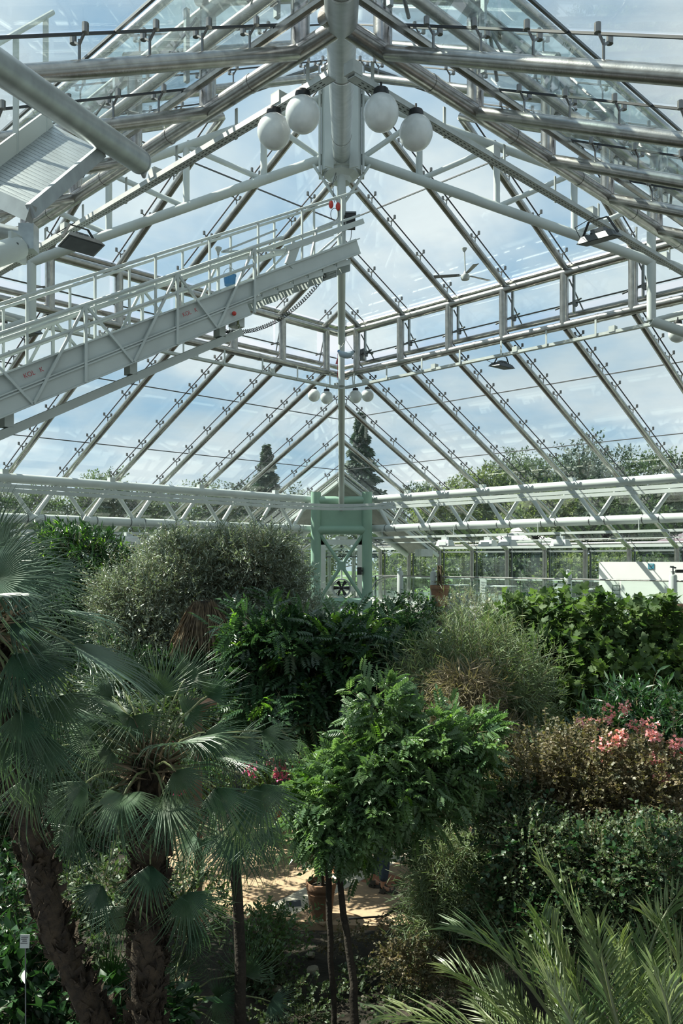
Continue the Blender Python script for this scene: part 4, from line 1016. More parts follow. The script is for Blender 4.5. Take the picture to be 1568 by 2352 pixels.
def individual_leaves(parent, C, D, size, tk, mname, n, name='leaf'):
    """the nearest leaves as parts of their own, sharing one mesh"""
    tv, tf = TL[tk]
    me = bpy.data.meshes.new(name); me.from_pydata([tuple(v) for v in tv], [], [tuple(int(i) for i in f) for f in tf]); me.materials.append(MATS[mname])
    order = np.argsort(C[:, 1])[:n]
    for i in order:
        d = Vector(D[i]+rng.normal(0, .2, 3)).normalized(); u = Vector(rng.normal(0, .4, 3))+Vector((0, 0, 1))
        s = u.cross(d).normalized(); nn = d.cross(s); k = size*rng.uniform(.8, 1.25)
        M = Matrix(((d.x*k, s.x*k, nn.x*k, C[i][0]), (d.y*k, s.y*k, nn.y*k, C[i][1]), (d.z*k, s.z*k, nn.z*k, C[i][2]), (0, 0, 0, 1)))
        link(name, me, parent, M)
def plant(name, label, cat, base, blobs, layers, trunk_pts=None, tr=.06, nbr=6, group=None, tmat='bark', twig_r=0.004):
    """layers: (template, material, ntwigs, per, twiglen, leafsize, up, shell, n_individual)"""
    o = thing(name, label, cat, base, group)
    if trunk_pts: trunk(o, trunk_pts, tr, tr*.55, tmat); branches(o, trunk_pts[-1], blobs, nbr, tr*.5, tmat)
    for (tk, mn, nt, per, tl, ls, up, sh, ni) in layers:
        C, D_, P, td, L_ = twigs(blobs, nt, per, tl, up, sh)
        if ni: 
            individual_leaves(o, C, D_, ls, tk, mn, ni); k = np.argsort(C[:, 1])[ni:]; C = C[k]; D_ = D_[k]
        stuff(cloud('foliage', C, D_, ls, TL[tk], mn, o))
        if twig_r: stuff(twig_mesh('twig', P, td, L_, twig_r, 'twig', o))
    return o
def blossoms(parent, blobs, n, per, r, size, mname, name='flower_cluster', lst=None):
    if lst is not None: P = np.array([tuple(p) for p in lst]); n = len(P)
    else: P, d = blobs_sample(blobs, n, .12)
    for i in range(n):
        C = P[i]+rng.normal(0, r, (per, 3)); D_ = unit(C-P[i]+np.array([0, -.02, .02]))
        base = C; pc = []; pd = []
        for k in range(5):
            pc.append(base); pd.append(unit(D_*.4+rng.normal(0, .8, D_.shape)))
        stuff(cloud(name, np.concatenate(pc), np.concatenate(pd), size, TL['round'], mname, parent))

# ================================================================== FAN PALMS
def fan_leaf_mesh(nseg=38, spread=2.75, droop=.25, fused=.30, seed=0, mname='leaf_palm', cup=.12, wk=1.0):
    r = random.Random(seed); V = []; Fc = []
    for i in range(nseg):
        a = spread*(i/(nseg-1)-.5)*1.0; da = spread/nseg
        Ls = (1-.28*abs(a/spread*2)**2)*r.uniform(.84, 1.06)
        ca, sa = math.cos(a), math.sin(a); s = (-sa, ca)
        bend = droop*r.uniform(.6, 1.6); tw = r.uniform(-.045, .045)
        st = (0.03, .25, fused, .68, .88, 1.0); o = len(V)
        for j, q in enumerate(st):
            R_ = q*Ls
            if q <= fused+.001: wd = R_*da*.52
            else: wd = fused*Ls*da*.46*wk*(1-(q-fused)/(1-fused))**.7
            z = cup*abs(math.sin(a))*R_ - bend*max(0, q-.45)**2*2.2*(1 if j < 5 else 1.15)
            x0 = R_*ca; y0 = R_*sa+tw*max(0, q-fused)*3
            V.append((x0-s[0]*wd, y0-s[1]*wd, z)); V.append((x0, y0, z+.55*wd+.003)); V.append((x0+s[0]*wd, y0+s[1]*wd, z))
        for j in range(len(st)-1):
            b = o+j*3; Fc += [(b, b+3, b+4, b+1), (b+1, b+4, b+5, b+2)]
    me = bpy.data.meshes.new('leaf_blade'); me.from_pydata(V, [], Fc); me.materials.append(MATS[mname]); return me
FAN = {}
for mn in ('leaf_palm', 'leaf_palm_blue', 'leaf_palm_bright'):
    FAN[mn] = [fan_leaf_mesh(36+2*k, 2.4+.35*k, .12+.2*k, .34+.02*k, k, mn) for k in range(4)]
FAN['drop'] = [fan_leaf_mesh(38, 1.9+.3*k, .42+.15*k, .33, 20+k, 'leaf_palm', .22) for k in range(3)]
FAN['dead'] = [fan_leaf_mesh(26, 1.6, .6, .30, 31, 'dead_leaf', .5)]
def palm_leaf(parent, crown, hub, tip, face, kind, variant, flip=False):
    """one frond: petiole from the crown to hub, fan from hub towards tip, blade facing roughly along face"""
    hub = Vector(hub); tip = Vector(tip); d = tip-hub; ln = d.length; d.normalize()
    nn = Vector(face)-d*Vector(face).dot(d); nn.normalize(); s = nn.cross(d)
    me = FAN[kind][variant % len(FAN[kind])]
    M = Matrix(((d.x*ln, s.x*ln, nn.x*ln, hub.x), (d.y*ln, s.y*ln, nn.y*ln, hub.y), (d.z*ln, s.z*ln, nn.z*ln, hub.z), (0, 0, 0, 1)))
    crown = Vector(crown); mid = crown.lerp(hub, .55)+Vector((0, 0, .12*(hub-crown).length))
    lf = MB().path([crown, mid, hub.lerp(mid, .25)+Vector((0, 0, .01)), hub], [.011, .0075, .006, .005], 6).build('frond', 'stalk' if kind != 'dead' else 'dead_leaf', parent)
    link('leaf_blade', me, lf, M)
    return lf
def fan_palm(label, base, crown, hubs, nrand, rl, kind, trunk_r=.10, pet=.45, lean=None, dead=0, name='fan_palm', fibre=True):
    o = thing(name, label, 'palm', base)
    crown = Vector(crown)
    if fibre:
        pts = [Vector(base), Vector(base).lerp(crown, .5)+(Vector(lean) if lean else Vector((0, 0, 0))), crown]
        fine = [pts[0].lerp(pts[1], i/6) for i in range(6)]+[pts[1].lerp(pts[2], i/6) for i in range(7)]
        MB().path(fine, [trunk_r*(1+.12*math.sin(i*2.1)) for i in range(13)], 14).build('trunk', 'fibre', o)
        # leaf-base stubs all round the stem
        n = 700; k = rng.random(n); A = rng.random(n)*2*PI
        fa_ = np.array([tuple(p) for p in fine]); ix = (k*12); i0 = ix.astype(int); fr = (ix-i0)[:, None]
        Pp = fa_[i0]*(1-fr)+fa_[np.minimum(i0+1, 12)]*fr
        rad = np.stack([np.cos(A), np.sin(A), np.zeros(n)], 1)
        stuff(cloud('leaf_base', Pp+rad*trunk_r*.85, rad*.55+np.array([0, 0, 1.0]), .11, T_leaf(.3, .1, 0), 'fibre', o, jitter=.25))
        stuff(cloud('fibre_hair', Pp+rad*trunk_r*.9, rad*.6+rng.normal(0, .5, (n, 3)), .12, TL['needle'], 'fibre', o, jitter=.5))
        pc = np.tile(np.array(tuple(crown)), (160, 1)); stuff(cloud('fibre_hair', pc+rng.normal(0, .05, (160, 3)), unit(rng.normal(size=(160, 3))+np.array([0, 0, .4])), .26, TL['needle'], 'dead_leaf', o))
    for (hx, hy, tx, ty, dY, kd, v, fy) in hubs:
        Yh = crown.y+dY; hub = at(hx, hy, Yh); tip = at(tx, ty, Yh-.06-.25*abs(dY)*0)
        palm_leaf(o, crown, hub, tip, (fy, -1, .55), kd, v)
    r = random.Random(len(label))
    for i in range(nrand):
        a = 2*PI*i/max(1, nrand)+r.uniform(-.2, .2); el = r.uniform(-.35, 1.15)
        d = Vector((math.cos(a)*math.cos(el), math.sin(a)*math.cos(el), math.sin(el)))
        hub = crown+d*pet*r.uniform(.8, 1.2)-Vector((0, 0, .08)); out = (d+Vector((0, 0, -.55))).normalized()
        palm_leaf(o, crown, hub, hub+out*rl*r.uniform(.85, 1.1), (-d.x*.2, -d.y*.2, 1), kind, i)
    for i in range(dead):
        a = 2*PI*i/dead; d = Vector((math.cos(a), math.sin(a), -.4)); hub = crown+d*.22; palm_leaf(o, crown, hub, hub+Vector((d.x*.25, d.y*.25, -1)).normalized()*rl*.75, d, 'dead', 0)
    return o
# ================================================================== PLANTS
lp, lb_, lr_, dr = 'leaf_palm', 'leaf_palm_blue', 'leaf_palm_bright', 'drop'
cr = at(348, 1765, 5.5)
fan_palm('large dark green fan palm with brown fibrous crown in the left foreground', (at(322, 2352, 5.7).x, 5.75, 0), cr, [
 (300, 1645, 415, 1760, .0, dr, 0, .2), (300, 1645, 235, 1720, .05, lp, 1, -.2), (272, 1845, 262, 2010, -.25, dr, 1, -.1), (395, 1845, 412, 2020, -.25, dr, 2, .1),
 (200, 1795, 85, 1965, -.2, dr, 0, -.3), (495, 1808, 560, 1990, -.15, dr, 1, .35), (595, 1800, 625, 2010, .1, dr, 2, .5), (470, 1682, 560, 1775, -.05, lp, 1, .3), (470, 1682, 440, 1790, .0, dr, 0, .1),
 (257, 1725, 185, 1790, -.1, lp, 2, -.3), (312, 1558, 262, 1462, .25, lp, 0, -.2), (275, 1570, 205, 1470, .3, lb_, 1, -.2), (360, 1598, 372, 1468, .15, lp, 0, 0), (425, 1560, 492, 1478, .2, lp, 1, .2),
 (475, 1600, 552, 1520, .2, lp, 0, .4), (258, 1600, 150, 1585, .2, lb_, 2, -.3), (130, 1715, -30, 1730, .0, lp, 2, -.2), (600, 1680, 705, 1735, .1, dr, 0, .5), (640, 1700, 690, 1800, .3, dr, 1, .4),
 (345, 1985, 338, 2160, -.1, dr, 0, 0), (235, 2030, 170, 2190, .05, dr, 1, -.3), (425, 2050, 480, 2220, .1, dr, 2, .3), (290, 2080, 270, 2230, .2, lp, 1, -.1), (400, 1770, 490, 1900, -.35, dr, 1, .3), (180, 1900, 110, 2060, .1, dr, 2, -.3), (225, 1690, 95, 1760, .0, lp, 3, -.2), (540, 1700, 640, 1790, .2, lb_, 2, .4), (380, 1600, 345, 1500, .3, lb_, 3, 0), (420, 1640, 520, 1600, .3, lp, 2, .3), (330, 1850, 330, 2000, .15, dr, 2, 0), (150, 1830, 20, 1960, .1, dr, 1, -.3), (545, 1860, 590, 2050, .3, dr, 0, .4), (100, 1660, -20, 1600, .3, lp, 2, -.3)],
 10, .46, lp, .105, .45, dead=3)
# blurred left palm
cl_ = at(-45, 1440, 4.7)
fan_palm('tall fan palm with shaggy brown trunk cut by the left edge', (-1.3, 6.1, 0), cl_, [
 (0, 1290, 135, 1215, 0, lb_, 1, .3), (40, 1330, 205, 1345, .1, lb_, 2, .3), (25, 1420, 200, 1400, 0, lb_, 1, .4), (60, 1500, 215, 1560, 0, lb_, 2, .4), (30, 1500, 125, 1660, -.1, dr, 0, .4),
 (95, 1510, 165, 1650, .15, dr, 1, .4), (0, 1560, 40, 1740, 0, dr, 2, .2), (115, 1325, 228, 1352, .3, lb_, 0, .3), (-20, 1250, 60, 1130, .2, lb_, 0, .2), (10, 1380, 190, 1460, .35, lb_, 2, .3), (140, 1455, 240, 1510, .4, lb_, 1, .3), (60, 1600, 150, 1740, .3, dr, 0, .3), (-10, 1330, 160, 1290, -.2, lb_, 3, .3), (20, 1620, 60, 1800, .2, dr, 1, 0), (45, 1630, 80, 1850, -.05, dr, 0, .1), (105, 1690, 90, 1900, .0, dr, 1, 0), (0, 1700, 10, 1900, 0, dr, 2, 0), (70, 1780, 60, 1980, .1, dr, 0, 0), (130, 1600, 215, 1760, .1, dr, 2, .3)],
 6, .6, lb_, .085, .5, lean=(-.20, 0, 0))
# shaggy leaning trunk at lower left
fan_palm('small bright green fan palm low in the shade at the lower left', (at(258, 2330, 6.6).x, 6.7, 0), at(262, 2330, 6.5), [
 (256, 2268, 222, 2140, 0, lr_, 1, 0), (256, 2268, 180, 2225, .05, lr_, 2, -.2), (330, 2275, 345, 2150, .1, lp, 0, .1), (330, 2275, 385, 2200, .15, lp, 1, .2), (245, 2118, 180, 2090, .3, lp, 2, -.2), (160, 2268, 145, 2225, 0, lb_, 0, 0), (300, 2320, 370, 2262, 0, lb_, 1, .3), (130, 2300, 40, 2345, 0, dr, 0, -.3), (270, 2300, 220, 2360, -.1, lr_, 0, -.2)],
 5, .4, lr_, .06, .3)
fan_palm('low fan palm at the bottom with long pale stalk pointing right', (at(420, 2420, 7).x, 7.2, 0), at(385, 2318, 7), [
 (498, 2293, 548, 2365, 0, lp, 1, .3), (498, 2293, 545, 2230, .1, lp, 0, .2), (430, 2155, 520, 2150, .2, lp, 2, .3), (620, 2300, 690, 2345, .3, lb_, 1, .3), (560, 2240, 600, 2150, .5, lp, 2, .3), (400, 2240, 430, 2150, .4, lp, 3, .2), (350, 2230, 300, 2170, .4, lp, 2, -.2)],
 4, .4, lp, .05, .3)
# second thin stems behind the big palm
pt2 = thing('palm_stem', 'dark slender palm stem standing right of the big fan palm', 'palm', (at(550, 2300, 7).x, 7.0, 0))
MB().path([(at(550, 2300, 7).x, 7.0, 0), at(552, 2200, 7), at(545, 2050, 7), at(530, 1930, 7)], [.05, .048, .045, .06], 12).build('stem', 'bark_dark', pt2)
for k in range(9):
    a = k*2*PI/9; h_ = at(530, 1935, 7)+Vector((math.cos(a)*.3, math.sin(a)*.25, .12)); palm_leaf(pt2, at(530, 1940, 7), h_, h_+Vector((math.cos(a)*.3, math.sin(a)*.25, -.38)), (math.cos(a), -.6, .7), lp if k % 2 else dr, k)

# ---- trees of the hall
plant('olive_tree', 'wide grey-green olive tree filling the middle left below the truss', 'tree', (-2.6, 16.4, 0),
 [ell(420, 1320, 16, 110, 75), ell(585, 1290, 16, 75, 60), ell(510, 1265, 16.2, 40, 35), ell(400, 1265, 16, 50, 30), ell(625, 1275, 16.2, 45, 40), ell(270, 1370, 15.7, 45, 40), ell(330, 1400, 15.6, 110, 90), ell(630, 1335, 16.4, 65, 80), ell(490, 1300, 16.3, 120, 45), ell(560, 1430, 16.3, 170, 90), ell(330, 1480, 15.3, 100, 70), ell(420, 1500, 15.6, 120, 80), ell(665, 1400, 16.8, 45, 65)],
 [('oliveleaf', 'leaf_olive', 7000, 14, .36, .085, .5, .26, 0), ('oliveleaf', 'leaf_olive', 1000, 15, .65, .08, 1.3, .08, 0)],
 [(-2.6, 16.4, 0), (-2.7, 16.4, 1.2), (-2.5, 16.2, 2.2), (-2.4, 16.1, 3.0)], .14, 14)
plant('broadleaf_tree', 'dark broadleaf tree with bright green shoots between left palm and olive', 'tree', (-5.0, 17.5, 0),
 [ell(200, 1300, 17.2, 95, 75), ell(235, 1360, 17, 70, 60), ell(150, 1250, 17.5, 60, 40), ell(120, 1400, 17.2, 90, 90), ell(100, 1500, 17, 110, 100)],
 [('narrow', 'leaf_dark', 1500, 10, .30, .19, .3, .3, 0), ('narrow', 'leaf_lime', 170, 8, .20, .17, 1.3, .06, 120)],
 [(-5.0, 17.5, 0), (-5.1, 17.4, 2), (-5.0, 17.3, 3.4)], .12, 8)
plant('compound_leaf_tree', 'dark glossy tree with drooping compound leaves in the centre below the green frame', 'tree', (-.4, 12.4, 0),
 [ell(615, 1450, 12, 75, 50), ell(700, 1505, 12, 150, 65), ell(850, 1500, 12.2, 130, 70), ell(640, 1580, 11.8, 110, 90), ell(780, 1590, 12.2, 140, 80), ell(880, 1470, 12.4, 60, 45), ell(930, 1560, 12.4, 70, 70)],
 [('pin', 'leaf_glossy', 720, 5, .34, .27, -.35, .3, 280), ('pin', 'leaf_lime', 60, 4, .2, .24, .4, .05, 150)],
 [(-.4, 12.4, 0), (-.35, 12.3, 1.2), (-.5, 12.2, 2.0), (-.45, 12.1, 2.6)], .07, 12)
plant('slender_tree', 'fresh green tree with feathery compound leaves and two slender trunks in the centre foreground', 'tree', (.1, 7.55, 0),
 [ell(800, 1830, 7.8, 95, 80), ell(940, 1800, 7.9, 105, 70), ell(890, 1740, 7.9, 110, 60), ell(765, 1875, 7.7, 65, 60), ell(875, 1815, 7.7, 60, 45), ell(950, 1690, 8.1, 90, 50), ell(1070, 1700, 8, 60, 45), ell(870, 1620, 8.1, 45, 50), ell(790, 1900, 7.6, 55, 35), ell(1040, 1760, 8, 50, 40), ell(725, 1820, 7.8, 35, 70), ell(1095, 1665, 8.1, 35, 20)],
 [('pin', 'leaf_fresh', 820, 5, .22, .17, -.1, .28, 300), ('pin', 'leaf_lime', 45, 4, .14, .15, .5, .05, 60)],
 [(.14, 7.6, 0), at(812, 2260, 7.65), at(790, 2100, 7.7), at(770, 1960, 7.7)], .045, 14, tmat='bark_dark', twig_r=.003)
tr2 = [o for o in bpy.data.objects if o.name.startswith('slender_tree')][0]
trunk(tr2, [(-.08, 7.75, 0), at(764, 2250, 7.75), at(752, 2060, 7.75), at(752, 1930, 7.75)], .026, .03, 'bark_dark')
MB().path([at(770, 1985, 7.7), at(800, 1950, 7.7), at(840, 1930, 7.7), at(880, 1900, 7.7)], [.03, .022, .018, .012], 7).build('branch', 'bark_dark', tr2)
plant('fig_tree', 'broad fig tree with large lobed leaves below the white partition on the right', 'tree', (4.6, 15.6, 0),
 [ell(1330, 1488, 14.6, 85, 45), ell(1500, 1503, 14.6, 80, 50), ell(1250, 1548, 14.5, 90, 80), ell(1400, 1568, 14.3, 110, 90), ell(1540, 1588, 14.2, 90, 100), ell(1300, 1426, 14.8, 26, 45), ell(1365, 1420, 14.6, 26, 45), ell(1180, 1433, 15, 30, 35), ell(1245, 1428, 15, 26, 35), ell(1480, 1433, 14.4, 28, 45), ell(1540, 1438, 14.4, 26, 40), ell(1210, 1458, 15.5, 70, 45), ell(1330, 1648, 14, 110, 80), ell(1450, 1668, 13.8, 110, 80)],
 [('fig', 'leaf_fig', 1400, 7, .40, .15, .9, .33, 290), ('fig', 'leaf_fig', 110, 8, .5, .15, 2.4, .06, 0)],
 [(4.6, 15.6, 0), (4.7, 15.4, 1.0), (4.7, 15.2, 2.0)], .09, 14)
plant('white_flowering_bush', 'grey-green bush with tiny white flowers below the cafe tables', 'bush', (2.6, 18, 0),
 [ell(1080, 1420, 17.5, 70, 55), ell(1150, 1440, 17.2, 60, 60), ell(1100, 1500, 17.3, 90, 60)],
 [('narrow', 'leaf_white', 900, 11, .30, .07, .8, .25, 0), ('round', 'petal_white', 160, 4, .1, .035, .4, .05, 0)],
 [(2.6, 18, 0), (2.6, 17.8, 1.6)], .06, 8)
vb = plant('plumbago_bush', 'dark leafy climber with pale violet flowers right of the green frame', 'bush', (1.3, 18.3, 0),
 [ell(900, 1438, 18, 60, 40), ell(960, 1468, 17.8, 90, 70), ell(1010, 1528, 17.6, 70, 60), ell(900, 1528, 18, 70, 60), ell(950, 1398, 18.2, 60, 30)],
 [('leaf', 'leaf_dark', 900, 9, .3, .10, .4, .3, 0), ('leaf', 'leaf_lime', 40, 5, .2, .08, .9, .05, 0)],
 [(1.3, 18.3, 0), (1.4, 18.2, 1.8)], .05, 8)
blossoms(vb, [], 0, 9, .05, .05, 'petal_violet', lst=[at(x, y, 17) for x, y in ((947, 1446), (1001, 1470), (1010, 1500), (985, 1508), (1022, 1500), (948, 1508), (1005, 1462))])
blossoms(vb, [], 0, 8, .05, .05, 'petal_white', lst=[at(x, y, 17) for x, y in ((868, 1455), (880, 1462), (862, 1470))])
plant('feathery_shrub', 'fine feathery green broom shrub with dry brown centre right of the middle', 'shrub', (1.85, 11.2, 0),
 [ell(1080, 1520, 10.9, 70, 60), ell(1010, 1600, 10.8, 70, 80), ell(1150, 1600, 10.8, 90, 90), ell(1100, 1680, 10.8, 110, 70)],
 [('needle', 'leaf_feather', 1500, 9, .46, .17, .6, .3, 0), ('needle', 'leaf_feather', 500, 12, .75, .14, 1.8, .12, 0)],
 [(1.85, 11.2, 0), (1.8, 11.1, 1.0), (1.8, 11, 2.0)], .05, 10, twig_r=.0025)
plant('dry_shrub', 'brown dried tangle hanging inside the feathery broom shrub', 'shrub', (1.5, 9.9, 0),
 [ell(1065, 1585, 9.9, 50, 50), ell(1100, 1690, 9.9, 55, 60)],
 [('needle', 'leaf_dry', 1100, 8, .34, .16, -.9, .3, 0)], [(1.5, 9.9, 0), (1.5, 9.9, 1.6)], .04, 6, twig_r=.003)
plant('cascading_broom', 'pale green broom with thread-like stems cascading right of the walking person', 'shrub', (1.2, 8.9, 0),
 [ell(1030, 2020, 8.6, 45, 75), ell(1080, 2080, 8.5, 60, 60), ell(1010, 2120, 8.4, 40, 40), ell(1095, 1990, 8.8, 40, 50), ell(1065, 2140, 8.3, 65, 35)],
 [('needle', 'leaf_feather', 2300, 8, .36, .14, -.25, .35, 0)],
 [(1.2, 8.9, 0), (1.2, 8.9, .5)], .03, 8, twig_r=.0022)
ct = thing('crooked_tree', 'crooked pale-barked thin tree behind the cascading broom', 'tree', (1.55, 9.2, 0))
trunk(ct, [at(1115, 2010, 9.2)*1, at(1095, 1920, 9.2), at(1118, 1830, 9.3), at(1140, 1740, 9.4), at(1120, 1690, 9.5)], .04, .02, 'bark')
trunk(ct, [Vector((at(1115, 2010, 9.2).x, 9.2, 0)), at(1115, 2010, 9.2)], .045, .04, 'bark')
MB().path([at(1098, 1940, 9.2), at(1080, 1850, 9.2), at(1060, 1790, 9.2), at(1020, 1760, 9.2)], [.022, .018, .014, .008], 7).build('branch', 'bark', ct)
MB().path([at(1140, 1750, 9.4), at(1180, 1705, 9.4), at(1210, 1720, 9.4)], [.018, .013, .006], 7).build('branch', 'bark', ct)
C, D_, P, td, L_ = twigs([ell(1100, 1800, 9.3, 60, 60), ell(1170, 1730, 9.4, 40, 30)], 110, 6, .25, .1)
stuff(cloud('foliage', C, D_, .13, TL['pinfine'], 'leaf_fresh', ct))
# brown-leaved shrub with upright spikes
bs = plant('brown_leaved_shrub', 'wide brownish small-leaved shrub with upright wands at the right', 'shrub', (2.9, 8.6, 0),
 [ell(1230, 1790, 8.5, 100, 90), ell(1350, 1780, 8.4, 120, 90), ell(1480, 1800, 8.3, 120, 90), ell(1400, 1870, 8.2, 150, 70), ell(1280, 1880, 8.3, 110, 70)],
 [('round', 'leaf_brown', 2300, 12, .28, .036, .9, .3, 0)],
 [(2.9, 8.6, 0), (2.9, 8.6, .9)], .05, 8, twig_r=.003)
wp_ = []; wd_ = []
for i in range(46):
    x = random.uniform(1185, 1560); y0 = random.uniform(1790, 1880); y1 = y0-random.uniform(70, 190); Yw = random.uniform(8.0, 8.8)
    p0 = at(x, y0, Yw); p1 = at(x+random.uniform(-14, 10), y1, Yw)
    nn_ = int((y0-y1)/3.2)
    for j in range(nn_):
        u = j/nn_; a = j*2.4; wp_.append(tuple(p0.lerp(p1, u))); wd_.append((math.cos(a), math.sin(a), .35))
    if i < 46: MB().tube(p0, p1, .004, .002, n=4, cap=False).build('wand', 'twig', bs)
stuff(cloud('foliage', np.array(wp_), np.array(wd_), .042, TL['round'], 'leaf_brown', bs))
# dark hedge in front
plant('small_leaved_hedge', 'dark dense small-leaved hedge above the date palm at the right', 'hedge', (2.6, 7.3, 0),
 [ell(1220, 1960, 7.6, 100, 90), ell(1360, 2010, 7.4, 120, 100), ell(1500, 2000, 7.3, 110, 110), ell(1180, 1880, 8.1, 70, 70), ell(1300, 2120, 7.3, 130, 80), ell(1480, 2130, 7.2, 110, 80), ell(1180, 2080, 7.6, 80, 80)],
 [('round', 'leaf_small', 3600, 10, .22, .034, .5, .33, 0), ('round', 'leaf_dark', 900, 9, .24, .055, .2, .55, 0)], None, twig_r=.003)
ol = plant('oleander', 'oleander bush with pink flower clusters at the right edge', 'bush', (3.7, 9.8, 0),
 [ell(1430, 1690, 9.7, 90, 55), ell(1530, 1720, 9.6, 70, 70), ell(1480, 1640, 10, 90, 50)],
 [('narrow', 'leaf_dark', 520, 9, .3, .15, .7, .3, 0)], [(3.7, 9.8, 0), (3.7, 9.8, 1.4)], .04, 8)
blossoms(ol, [], 0, 11, .036, .032, 'petal_pink', lst=[at(x, y, 8.15 if y > 1680 else 9.1) for x, y in ((1350, 1657), (1362, 1662), (1393, 1628), (1402, 1640), (1431, 1632), (1437, 1626), (1392, 1655), (1415, 1700), (1407, 1705), (1450, 1668), (1475, 1660), (1487, 1668), (1482, 1680), (1490, 1688), (1500, 1690), (1510, 1745), (1545, 1706), (1560, 1705), (1550, 1715), (1502, 1745), (1520, 1778), (1525, 1785), (1470, 1672), (1425, 1690), (1372, 1712), (1330, 1660), (1420, 1702), (1395, 1724), (1494, 1674))])
rf = plant('red_flowering_plant', 'plant with small red flowers at the right edge below the oleander blooms', 'bush', (4.1, 9.4, 0),
 [ell(1560, 1760, 9.3, 50, 50)], [('leaf', 'leaf_dark', 160, 8, .2, .08, .6, .3, 0)], None)
blossoms(rf, [], 0, 8, .03, .035, 'petal_red', lst=[at(x, y, 9.0) for x, y in ((1533, 1740), (1545, 1737), (1536, 1748), (1556, 1740))])
rg = plant('red_geranium', 'bed plant with red flowers seen in shade between palm and central tree', 'bush', (-.45, 15.4, 0),
 [ell(735, 1715, 15.5, 60, 30), ell(720, 1760, 15, 60, 30)], [('round', 'leaf_dark', 200, 8, .2, .10, .5, .3, 0)], None)
blossoms(rg, [], 0, 9, .05, .05, 'petal_red', lst=[at(x, y, 14.6) for x, y in ((736, 1708), (745, 1719), (712, 1738), (728, 1725), (760, 1722), (705, 1742), (785, 1724))])
bo = plant('bougainvillea', 'pink flowering bush half hidden behind the big fan palm', 'bush', (-1.3, 12.8, 0),
 [ell(640, 1790, 12.6, 60, 50), ell(560, 1760, 12.8, 60, 50), ell(430, 1760, 12.4, 60, 70)], [('leaf', 'leaf_fresh', 420, 9, .24, .085, .4, .3, 0)], None)
blossoms(bo, [], 0, 18, .05, .045, 'petal_magenta', lst=[at(x, y, 12.1) for x, y in ((623, 1735), (640, 1740), (648, 1742), (663, 1755), (670, 1760), (680, 1768), (676, 1752), (655, 1757), (685, 1800), (695, 1815), (575, 1766), (428, 1706), (420, 1712), (436, 1702), (392, 1720), (385, 1725), (400, 1752), (410, 1805), (420, 1798), (412, 1815), (448, 1893), (425, 1800), (640, 1782))])
# undergrowth
def under(label, blobs, tk, mn, nt, per, tl, ls, up=.4, name='bedding_plant', cat='plant', sh=.35):
    return plant(name, label, cat, (blobs[0][0], blobs[0][1], 0), blobs, [(tk, mn, nt, per, tl, ls, up, sh, 0)], None, twig_r=.003)
under('bright leafy shrub at the paving edge left of the terracotta pot', [ell(595, 2140, 8.8, 45, 45), ell(640, 2150, 8.7, 40, 35), ell(695, 2120, 9.2, 18, 35), ell(600, 2200, 8.6, 50, 40)], 'leaf', 'leaf_fresh', 240, 9, .22, .06, .5, 'leafy_shrub', 'shrub')
under('dark shrub under the left part of the big palm', [ell(160, 2080, 6.8, 60, 60), ell(240, 2040, 6.8, 70, 60), ell(180, 2150, 6.6, 80, 50), ell(430, 2080, 7.5, 90, 70), ell(320, 2050, 7.2, 60, 60)], 'leaf', 'leaf_small', 560, 9, .2, .06, .4, 'leafy_shrub', 'shrub')
under('dark mixed shrubs at the left edge below the tall palm', [ell(40, 1930, 8.8, 100, 60), ell(60, 2020, 8, 100, 60), ell(10, 2100, 7.2, 60, 60), ell(140, 1960, 9, 90, 50)], 'leaf', 'leaf_dark', 700, 9, .24, .08, .4, 'leafy_shrub', 'shrub')
under('shaded plants on the ground at the lower left corner', [ell(60, 2290, 6, 80, 50), ell(40, 2210, 6.2, 60, 50), ell(180, 2340, 6, 120, 40), ell(340, 2330, 6.6, 90, 40)], 'leaf', 'leaf_dark', 330, 7, .2, .12, .3)
under('green shrubbery behind the big palm and below the olive', [ell(150, 1660, 10, 120, 80), ell(320, 1690, 10.5, 120, 80), ell(180, 1780, 9.5, 130, 80), ell(400, 1660, 11.5, 80, 60), ell(60, 1850, 9, 120, 90), ell(250, 1900, 8.8, 110, 80)], 'leaf', 'leaf_small', 1500, 9, .26, .085, .5, 'leafy_shrub', 'shrub')
under('dark planting behind the central trees', [ell(620, 1660, 14.5, 130, 70), ell(800, 1670, 14.5, 90, 50), ell(950, 1640, 14, 110, 70), ell(1000, 1760, 12.5, 80, 60), ell(740, 1560, 16, 140, 60)], 'leaf', 'leaf_dark', 1100, 9, .28, .10, .4, 'leafy_shrub', 'shrub')
under('low dark plants along the front edge of the paved court', [ell(850, 2140, 9.3, 60, 12), ell(925, 2105, 9.5, 35, 14), ell(790, 2160, 9, 60, 24), ell(930, 2160, 8.9, 70, 40)], 'round', 'leaf_brown', 240, 8, .12, .03, .3)
under('ground cover between the stones at the bottom centre', [ell(700, 2280, 8.3, 110, 26), ell(880, 2250, 8.5, 100, 26), ell(600, 2230, 8.6, 80, 30), ell(930, 2320, 7.8, 110, 30), ell(680, 2340, 7.9, 110, 24)], 'round', 'leaf_small', 520, 8, .14, .04, .3, 'ground_cover')
under('dark bush standing right of the walking person', [ell(965, 1990, 9.8, 28, 65), ell(975, 1920, 10, 35, 50), ell(1010, 1880, 10.3, 50, 50)], 'leaf', 'leaf_dark', 420, 9, .22, .075, .3, 'leafy_shrub', 'shrub')
under('rust-brown low shrub in front of the cascading broom', [ell(950, 2210, 8, 90, 40), ell(1040, 2230, 7.8, 70, 40)], 'round', 'leaf_brown', 420, 8, .16, .035, .5, 'low_shrub', 'shrub')
